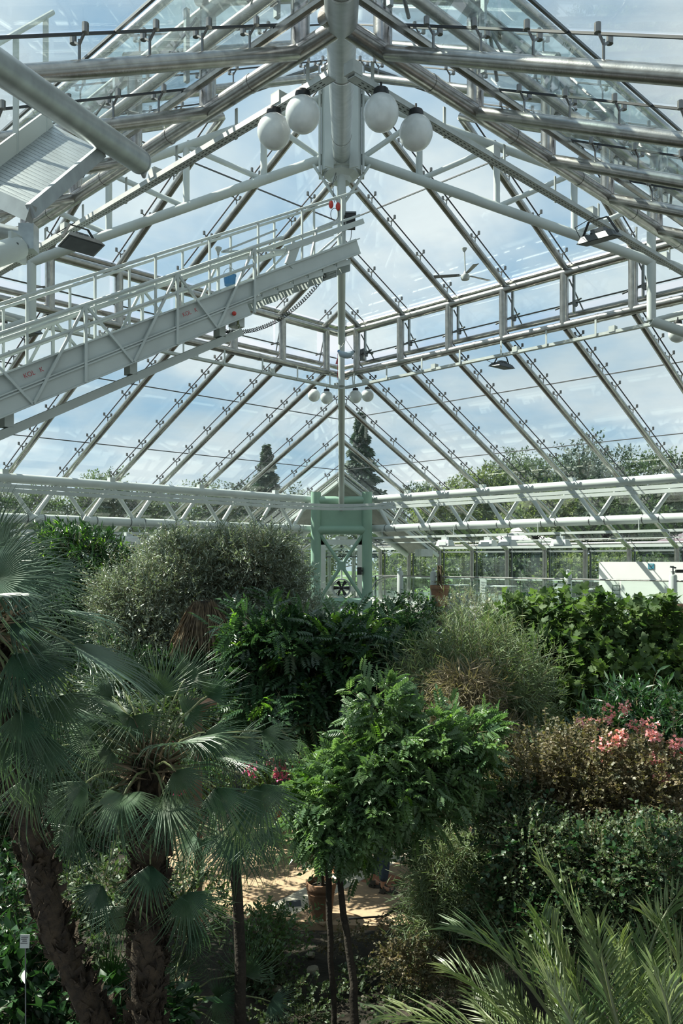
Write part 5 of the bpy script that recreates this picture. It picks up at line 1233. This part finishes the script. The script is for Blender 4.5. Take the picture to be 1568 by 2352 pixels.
under('lime green young plants right below the green frame', [ell(800, 1465, 20, 60, 40), ell(870, 1465, 20.5, 40, 40), ell(780, 1450, 21, 50, 20), ell(760, 1470, 19, 70, 40)], 'leaf', 'leaf_far_yellow', 480, 9, .3, .10, .5, 'young_shrub', 'shrub')
under('evergreen bush below the terrace behind the fig', [ell(1250, 1430, 19, 100, 60), ell(1400, 1440, 18.5, 120, 60), ell(1540, 1480, 18, 100, 70), ell(1120, 1520, 18, 110, 60)], 'leaf', 'leaf_dark', 900, 9, .3, .12, .4, 'evergreen_bush', 'bush')
under('dark evergreen mass under the olive tree', [ell(420, 1560, 14.5, 150, 70), ell(560, 1520, 15.5, 120, 70), ell(250, 1560, 15, 120, 90), ell(60, 1620, 14, 120, 110)], 'leaf', 'leaf_dark', 1100, 9, .3, .11, .4, 'evergreen_bush', 'bush')
# dead frond skirt
ds = thing('dead_leaf_skirt', 'brown drooping skirt of dead leaves on a stem within the olive tree', 'plant', (at(475, 1500, 14.6).x, 14.6, 0))
trunk(ds, [(at(475, 1500, 14.6).x, 14.6, 0), at(475, 1480, 14.6), at(470, 1380, 14.6)], .14, .10, 'bark_dark')
n_ = 1300; a = rng.random(n_)*2*PI; h = rng.random(n_); c0 = np.array(tuple(at(468, 1375, 14.6))); rad = np.stack([np.cos(a), np.sin(a), np.zeros(n_)], 1)
Cc = c0+rad*(.12+.34*h[:, None]**.6)+np.array([0, 0, -1.0])*(h[:, None]*.62)
stuff(cloud('dead_leaf', Cc, rad*.35+np.array([0, 0, -1.0]), .42, T_blade(.03), 'dead_leaf', ds, jitter=.25))
# climbing stems on the post at the terrace
vs_ = thing('climbing_vine', 'brown twisted climbing stems around the post at the terrace corner', 'vine', D(228, .0, -.1))
for k in range(7):
    MB().path([D(224+4*math.sin(k+j*.9), .4+3.9*j/9, -.1+.1*math.cos(k*2+j)) for j in range(10)], .03, 6).build('stem', 'bark', vs_)
C, D_, P, td, L_ = twigs([(*D(228, 3.2, -.1), .28, .28, .9), (*D(232, 2.2, -.1), .4, .3, .6)], 130, 6, .2, .2); stuff(cloud('foliage', C, D_, .09, TL['leaf'], 'leaf_brown', vs_))

# ---- date palm, bottom right
def date_frond(parent, pts, n=46, ll=.34, mname='leaf_date', seed=0, vee=.45):
    n = int(n*.8); r = random.Random(seed); pts = [Vector(p) for p in pts]
    def bez(u):
        k = len(pts)-1; P = list(pts)
        while len(P) > 1: P = [P[i].lerp(P[i+1], u) for i in range(len(P)-1)]
        return P[0]
    cur = [bez(i/14) for i in range(15)]
    fr = MB().path(cur, [.016*(1-.85*i/14)+.002 for i in range(15)], 6).build('frond', 'stalk', parent)
    V = []; Fc = []
    for i in range(n):
        u = .10+.9*i/n; p = bez(u); d = (bez(min(1, u+.02))-bez(u-.02)).normalized()
        _, s, up = frame(d)
        for sg in (-1, 1):
            l = ll*1.15*(math.sin(PI*min(.93, u*.80+.13)))**.5*r.uniform(.8, 1.1)
            dd = (d*(.9+1.2*u)+s*sg*1.0+up*(vee+r.uniform(-.45, .45))).normalized(); w_ = dd.cross(up).normalized()*.0085; dr_ = Vector((0, 0, -l*.14))
            o = len(V); m = p+dd*l*.5
            V += [tuple(p), tuple(m+w_+up*.004), tuple(m-up*.004), tuple(m-w_+up*.004), tuple(p+dd*l+dr_)]
            Fc += [(o, o+2, o+1), (o, o+3, o+2), (o+1, o+2, o+4), (o+2, o+3, o+4)]
    lf = MB(); lf.v = V; lf.f = Fc; stuff(lf.build('leaflets', mname, fr, False)); return fr
dp = thing('date_palm', 'young date palm with long feather fronds at the bottom right', 'palm', (1.75, 4.3, 0))
base = at(1500, 2700, 4.5)
fr_ = [([base, at(1430, 2330, 4.2), at(1360, 2150, 4.1), at(1238, 1978, 4.2)], 58, .26), ([base, at(1290, 2390, 4.3), at(1200, 2170, 4.3), at(1050, 2142, 4.4)], 50, .36), ([base, at(1470, 2400, 4.6), at(1440, 2200, 4.8), at(1560, 2050, 4.9)], 52, .30),
 ([base, at(1330, 2450, 4.7), at(1260, 2200, 4.8), at(1240, 2110, 4.9)], 46, .32), ([base, at(1250, 2500, 4.4), at(1130, 2330, 4.4), at(880, 2340, 4.4)], 52, .32), ([base, at(1500, 2400, 4.4), at(1530, 2230, 4.3), at(1640, 2120, 4.3)], 50, .34),
 ([base, at(1250, 2450, 4.9), at(1120, 2260, 5.1), at(1030, 2230, 5.2)], 46, .32), ([base, at(1400, 2450, 5.0), at(1390, 2250, 5.2), at(1370, 2110, 5.3)], 46, .32), ([base, at(1180, 2500, 4.1), at(1080, 2420, 4.0), at(960, 2400, 4.0)], 46, .3),
 ([base, at(1560, 2500, 4.0), at(1560, 2330, 3.9), at(1500, 2230, 3.9)], 46, .28), ([base, at(1350, 2500, 3.9), at(1330, 2330, 3.8), at(1250, 2250, 3.8)], 46, .28), ([base, at(1620, 2400, 4.6), at(1600, 2200, 4.6), at(1480, 2100, 4.7)], 46, .30),
 ([base, at(1400, 2550, 4.2), at(1250, 2420, 4.2), at(1130, 2270, 4.3)], 46, .30), ([base, at(1450, 2450, 5.2), at(1480, 2300, 5.4), at(1450, 2160, 5.6)], 46, .32)]
rr_ = random.Random(5)
for k in range(14):
    tx = 1080+k*36+rr_.uniform(-20, 20); ty = 2200+rr_.uniform(-70, 90)+(40 if k < 4 else 0); Yt = 4.3+rr_.uniform(-.3, 1.4)
    fr_.append(([base, at(1500+(tx-1500)*.5, 2420, 4.5), at(tx+(1500-tx)*.12, ty+90, Yt), at(tx, ty, Yt+.1)], 46, .27))
for i, (p, n_, l_) in enumerate(fr_): date_frond(dp, p, n_, l_, seed=i)
MB().path([(1.72, 4.45, 0), base+Vector((0, 0, -.3)), base+Vector((0, 0, .05))], [.16, .15, .12], 12).build('trunk', 'fibre', dp)

# ---- potted things on the court
pot(at(737, 2112, 10.36)*1+Vector((0, 0, 0)), .185, .48, 'terracotta pot standing on the paved court beside the slender trunks')
tp = thing('potted_stem', 'young stem with a few leaves growing from the terracotta pot', 'plant', at(745, 2050, 10.36))
trunk(tp, [at(741, 2035, 10.36), at(740, 1990, 10.36), at(744, 1930, 10.36)], .025, .012, 'bark_dark')
C, D_, P, td, L_ = twigs([ell(735, 1960, 10.3, 35, 30)], 40, 6, .2, .3); stuff(cloud('foliage', C, D_, .09, TL['leaf'], 'leaf_dark', tp))
p2 = at(1156, 2060, 10.9); p2.z = .05
pot(p2, .155, at(1156, 1978, 10.9).z-.05, 'dark glazed pot with a wide rim at the foot of the hedge', 'fibre')
p3 = at(632, 1975, 13.0); p3.z = 0
pot(p3, .17, .34, 'brown pot half hidden behind the palm leaves at the back of the court')
bb = thing('stone_pedestal', 'brown stone bird bath on a square pedestal between the palm leaves', 'bird bath', (at(455, 1700, 10).x, 10, 0))
px0 = at(455, 1700, 10).x; zt = at(455, 1612, 10).z
MB().box((px0, 10, zt/2-.05), (.085, .085, zt-.1)).build('shaft', 'terracotta', bb, False)
MB().lathe([(0, 0), (.07, 0), (.14, .07), (.225, .10), (.23, .14), (.19, .15), (.16, .12), (0, .11)], (px0, 10, zt-.13), 8).build('bowl', 'terracotta', bb, False)
MB().box((px0, 10, .08), (.22, .22, .16)).build('foot', 'terracotta', bb, False)
lbv = thing('plant_label', 'small white plant label on a stake in the dark bed at the lower left', 'sign', at(57, 2240, 5.0))
lc = at(57, 2162, 5.0)
MB().box(lc, (.057, .004, .080), Matrix.Rotation(-.12, 3, 'X')).build('plate', 'label_white', lbv, False)
MB().tube(lc-Vector((0, -.01, .04)), (lc.x, lc.y+.02, .05), .004, n=6).build('stake', 'steel_dark', lbv)
for j in range(5): MB().box(lc+Vector((-.004*(j % 2), -.0035-.0011*j*0, .026-.012*j)), (.042-.007*(j % 3), .001, .0035), Matrix.Rotation(-.12, 3, 'X')).build('print_line', 'ink', lbv, False)
gs_ = thing('green_label', 'small green sign among the fig stems on the right', 'sign', at(1330, 1477, 15))
MB().box(at(1330, 1476, 14.0), (.22, .01, .07)).build('plate', 'leaf_palm_bright', gs_, False); MB().tube(at(1330, 1478, 14.02), Vector((at(1330, 1478, 14.02).x, 14.02, 0)), .012, n=6).build('stake', 'steel_dark', gs_)
# irrigation hose
tag(MB().path([at(x, y, Y) for x, y, Y in ((800, 2110, 9.9), (880, 2105, 9.9), (905, 2090, 10.0), (950, 2060, 10.2))], .013, 8).build('garden_hose', 'black'), 'black hose along the front edge of the paved court', 'hose')

# ================================================================== PERSON
def skin_body(name, verts, edges, radii, mname, parent, root=0, sub=2):
    me = bpy.data.meshes.new(name); me.from_pydata([tuple(v) for v in verts], edges, [])
    ob = bpy.data.objects.new(name+'_tmp', me); COL.objects.link(ob)
    sk = ob.modifiers.new('s', 'SKIN'); sk.use_smooth_shade = True
    for i, r in enumerate(radii):
        d = me.skin_vertices[0].data[i]; d.radius = (r, r) if isinstance(r, (int, float)) else r; d.use_root = (i == root)
    ss = ob.modifiers.new('b', 'SUBSURF'); ss.levels = sub; ss.render_levels = sub
    dg = bpy.context.evaluated_depsgraph_get(); dg.update()
    m2 = bpy.data.meshes.new_from_object(ob.evaluated_get(dg)); bpy.data.objects.remove(ob)
    m2.materials.clear(); m2.materials.append(MATS[mname]); m2.name = name
    return link(name, m2, parent)
PX, PY_ = at(880, 2050, 11.0).x, 11.2
pe = thing('person', 'person in cropped blue jeans and dark sandals walking right across the paved court', 'person', (PX, PY_, 0))
def W_(x, y, z): return Vector((PX+x, PY_+y, z))
# walking to the right: x is forward
Vb = [W_(0, 0, .92), W_(.01, 0, 1.12), W_(.02, 0, 1.34), W_(.03, 0, 1.46), W_(.05, 0, 1.54), W_(.07, 0, 1.62), W_(.08, 0, 1.70),
 W_(.02, -.09, .88), W_(.03, -.10, .50), W_(-.01, -.10, .10), W_(.10, -.10, .055), W_(.17, -.10, .05),
 W_(-.01, .09, .88), W_(-.02, .10, .50), W_(-.14, .10, .14), W_(-.06, .10, .075), W_(.01, .10, .05),
 W_(.02, -.17, 1.40), W_(-.04, -.22, 1.12), W_(.08, -.22, .90), W_(.13, -.22, .84), W_(.02, .17, 1.40), W_(.06, .22, 1.12), W_(.20, .21, .95), W_(.25, .20, .91)]
Eb = [(0, 1), (1, 2), (2, 3), (3, 4), (4, 5), (5, 6), (0, 7), (7, 8), (8, 9), (9, 10), (10, 11), (0, 12), (12, 13), (13, 14), (14, 15), (15, 16), (3, 17), (17, 18), (18, 19), (19, 20), (3, 21), (21, 22), (22, 23), (23, 24)]
Rb = [.13, .115, .14, .09, .05, .075, .085, .085, .052, .030, .027, .020, .085, .052, .030, .027, .020, .05, .038, .026, .030, .05, .038, .026, .030]
skin_body('body', Vb, Eb, Rb, 'skin', pe)
for base_i, fw in ((20, W_(.13, -.22, .84)), (24, W_(.25, .20, .91))):
    for k in range(5):
        a = fw+Vector((.01, (-.025+.0125*k), -.01)); l = (.05, .075, .08, .075, .06)[k]
        skin_body('finger', [a, a+Vector((.3*l, 0, -.6*l)), a+Vector((.35*l, 0, -1.1*l)), a+Vector((.2*l, 0, -1.5*l))], [(0, 1), (1, 2), (2, 3)], [.010, .009, .0085, .007], 'skin', pe, sub=1)
skin_body('jeans', [W_(0, 0, .98), W_(0, 0, .90), W_(.02, -.09, .86), W_(.035, -.10, .52), W_(.0, -.10, .17), W_(-.01, .09, .86), W_(-.015, .10, .52), W_(-.125, .10, .20)], [(0, 1), (1, 2), (2, 3), (3, 4), (1, 5), (5, 6), (6, 7)], [.15, .155, .11, .075, .068, .11, .075, .068], 'denim', pe)
skin_body('shirt', [W_(0, 0, .94), W_(.01, 0, 1.15), W_(.02, 0, 1.36), W_(.03, 0, 1.46), W_(.02, -.16, 1.41), W_(-.02, -.205, 1.25), W_(.02, .16, 1.41), W_(.045, .205, 1.25)], [(0, 1), (1, 2), (2, 3), (3, 4), (4, 5), (3, 6), (6, 7)], [.155, .14, .155, .10, .07, .058, .07, .058], 'shirt', pe)
hd = W_(.08, 0, 1.66)
MB().sphere(hd+Vector((-.02, 0, .02)), .108, 20, 14, (1.05, .92, 1.12)).build('hair', 'hair', pe)
fc2 = MB(); fc2.sphere(hd+Vector((.025, 0, -.02)), .090, 20, 14, (.95, .82, 1.2)); fc2.build('face', 'skin', pe)
MB().path([hd+Vector((.105, 0, .01)), hd+Vector((.128, 0, -.025)), hd+Vector((.108, 0, -.035))], [.008, .014, .010], 8).build('nose', 'skin', pe)
for s in (-1, 1):
    MB().sphere(hd+Vector((.098, s*.032, .008)), .011, 10, 8).build('eye', 'label_white', pe); MB().sphere(hd+Vector((.107, s*.032, .008)), .005, 8, 6).build('pupil', 'black', pe)
    MB().sphere(hd+Vector((.01, s*.083, -.01)), .028, 10, 8, (.6, .35, 1)).build('ear', 'skin', pe)
MB().tube(hd+Vector((.098, -.022, -.062)), hd+Vector((.098, .022, -.062)), .007, n=8).build('mouth', 'petal_pink', pe)
for (fx, fy, fz, pitch) in ((.075, -.10, .0, 0), (-.055, .10, .0, .12)):
    sl_ = MB(); n_ = 16; ring = []
    for i in range(n_):
        a = 2*PI*i/n_; x = .135*math.cos(a); y = (.046+.010*math.cos(a))*math.sin(a); ring.append(W_(fx+x, fy+y, fz+.003+max(0, -x)*pitch*2))
    sl_.prism(ring, (0, 0, 1), .028); s1 = sl_.build('sandal', 'sandal', pe, False)
    MB().sphere(W_(fx+.045, fy, fz+.035), .05, 16, 10, (1.75, .92, .75)).build('sandal_upper', 'sandal', s1)
    MB().lathe([(.040, .0), (.048, .01), (.046, .05), (.040, .06)], W_(fx-.075, fy, fz+.03+pitch*.3), 14).build('heel_strap', 'sandal', s1)
    for sx in (-.07, .02, .08):
        z0 = .03; MB().path([W_(fx+sx, fy-.05, z0), W_(fx+sx, fy-.035, z0+.05+(.03 if sx < 0 else 0)), W_(fx+sx, fy+.035, z0+.05+(.03 if sx < 0 else 0)), W_(fx+sx, fy+.05, z0)], .010, 6).build('strap', 'sandal', s1)

# ================================================================== TREES OUTSIDE
OUTZ = 2.72
def far_tree(name, label, px, pyt, Y, wpx, mname, n, ls=.27, cone=False, group=None):
    x = (px-CX)*Y/F; zt = at(px, pyt, Y).z; H_ = zt-OUTZ; R_ = wpx/2*Y/F
    o = thing(name, label, 'tree', (x, Y, OUTZ), group)
    MB().path([(x, Y, OUTZ), (x+.1, Y, OUTZ+H_*.4), (x, Y, OUTZ+H_*.85)], [.22, .16, .05], 8).build('trunk', 'bark', o)
    if cone:
        k = rng.random(n)**.8; a = rng.random(n)*2*PI; lay = np.floor(k*11)/11; rr = R_*(1-k)*(.55+.45*rng.random(n))*(.75+.25*np.sin(k*70)); rad = np.stack([np.cos(a), np.sin(a), np.zeros(n)], 1)
        C = np.array([x, Y, OUTZ+H_*.12])+rad*rr[:, None]+np.array([0, 0, 1.0])*(k*H_*.88)[:, None]
        stuff(cloud('foliage', C, rad+np.array([0, 0, -.35]), ls, T_leaf(.3, .05), mname, o))
        for j in range(12):
            kk = j/12; 
            for q in range(3):
                aa = j*2.1+q*2.1; MB().tube((x, Y, OUTZ+H_*(.12+kk*.85)), (x+R_*(1-kk)*.8*math.cos(aa), Y+R_*(1-kk)*.8*math.sin(aa), OUTZ+H_*(.10+kk*.85)), .04, .01, n=5).build('branch', 'bark', o)
    else:
        bl_ = [(x, Y, OUTZ+H_*.6, R_*.8, R_*.8, H_*.36)]
        r = random.Random(int(px*7+Y))
        for j in range(9):
            a = j*2.4; bl_.append((x+R_*.55*math.cos(a), Y+R_*.5*math.sin(a), OUTZ+H_*r.uniform(.35, .82), R_*r.uniform(.35, .55), R_*.45, H_*r.uniform(.14, .22)))
        C, D_, P, td, L_ = twigs(bl_, n//3, 7, .9, .3, .22); stuff(cloud('foliage', C, D_, ls, TL['leaf'], mname, o))
        branches(o, (x, Y, OUTZ+H_*.35), bl_, 7, .09)
    return o
g1 = 'broad trees on the skyline'
for (px, pt, Y, wd, mn, n, lb) in ((1180, 1030, 62, 170, 'leaf_far', 6000, 'round bushy tree on the skyline right of the conifer'), (1300, 1045, 64, 170, 'leaf_far', 5000, 'skyline tree between the round tree and the tall open one'), (1330, 1002, 58, 110, 'leaf_far_dark', 2600, 'tall open-crowned tree standing above the right skyline'),
  (1410, 1020, 62, 170, 'leaf_far_dark', 5500, 'dense dark tree right of the open-crowned one'), (1500, 1040, 60, 170, 'leaf_far', 5500, 'large tree on the skyline near the right edge'), (1600, 1055, 60, 170, 'leaf_far_dark', 4500, 'dark tree cut by the right edge'),
  (1080, 1090, 60, 150, 'leaf_far_yellow', 5000, 'yellow-green tree on the skyline below the round tree'), (960, 1110, 66, 120, 'leaf_far', 3800, 'lower tree on the skyline just right of the conifer'), (1010, 1130, 50, 130, 'leaf_far_yellow', 4200, 'yellow-green tree nearest the green frame on the right'), (1240, 1120, 48, 190, 'leaf_far_yellow', 5200, 'light green tree in the second row on the right'), (1420, 1130, 47, 190, 'leaf_far', 5000, 'mid green tree in the second row near the right edge'),
  (690, 1120, 66, 130, 'leaf_far_dark', 3600, 'dark tree just left of the hanging pole'), (560, 1110, 62, 130, 'leaf_far_dark', 3800, 'dark pine-like tree left of the pointed one'), (470, 1100, 60, 130, 'leaf_far', 4200, 'tree behind the left zigzag truss above the olive'), (350, 1130, 60, 150, 'leaf_far', 4200, 'low tree behind the left truss'), (230, 1088, 58, 130, 'leaf_far', 4200, 'bare-topped tree behind the left truss near the dark broadleaf'), (90, 1120, 55, 170, 'leaf_far', 4500, 'tree at the left edge of the skyline'), (-40, 1090, 55, 150, 'leaf_far', 3500, 'tree cut by the left edge')):
    far_tree('tree', lb, px, pt, Y, wd, mn, n, group=g1)
far_tree('conifer', 'tall dark conifer behind the hanging pole', 828, 948, 60, 210, 'leaf_far_dark', 12000, .34, True)
far_tree('conifer', 'pointed conifer on the left skyline', 612, 1022, 62, 190, 'leaf_far_dark', 8000, .34, True)
hedges = [(900, 40, 140), (1030, 41, 150), (1130, 42, 110), (1200, 41, 110), (1290, 40, 130), (1400, 40, 120), (1510, 39, 110), (700, 42, 130), (560, 42, 150), (400, 41, 150), (250, 40, 160), (90, 40, 170)]
hl = ['yellowish bush outside just right of the green frame', 'yellowish bush outside behind the terrace corner post', 'bush outside behind the second glazed bay', 'dark bush outside left of the white parasol', 'bush outside under the white parasol', 'bush outside left of the white partition', 'bush outside above the white partition', 'bush outside directly behind the green frame', 'bush outside behind the right part of the olive', 'bush outside behind the middle of the olive', 'bush outside behind the dark broadleaf tree', 'bush outside at the left edge']
for (px, Y, wd), lb in zip(hedges, hl):
    x = (px-CX)*Y/F; R_ = wd/2*Y/F
    if abs(x)+Y-YC < 23: Y = YC+23.5-abs(x)
    o = thing('outdoor_bush', lb, 'bush', (x, Y, OUTZ), 'bushes outside the glass wall')
    h_ = random.uniform(1.5, 2.6)
    C, D_, P, td, L_ = twigs([(x, Y, OUTZ+h_*.5, R_, 1.2, h_*.55), (x+R_*.4, Y+.3, OUTZ+h_*.7, R_*.5, 1, h_*.5)], 420, 8, .45, .5, .25)
    stuff(cloud('foliage', C, D_, .22, TL['leaf'], 'leaf_far_yellow' if px in (900, 1030, 700, 1400, 1290) else 'leaf_far', o))
    MB().tube((x, Y, OUTZ), (x, Y, OUTZ+h_*.6), .06, .03, n=6).build('stem', 'bark', o)
print('OBJECTS', len(bpy.data.objects), 'TRIS', sum(len(o.data.polygons) for o in bpy.data.objects if o.type == 'MESH'))
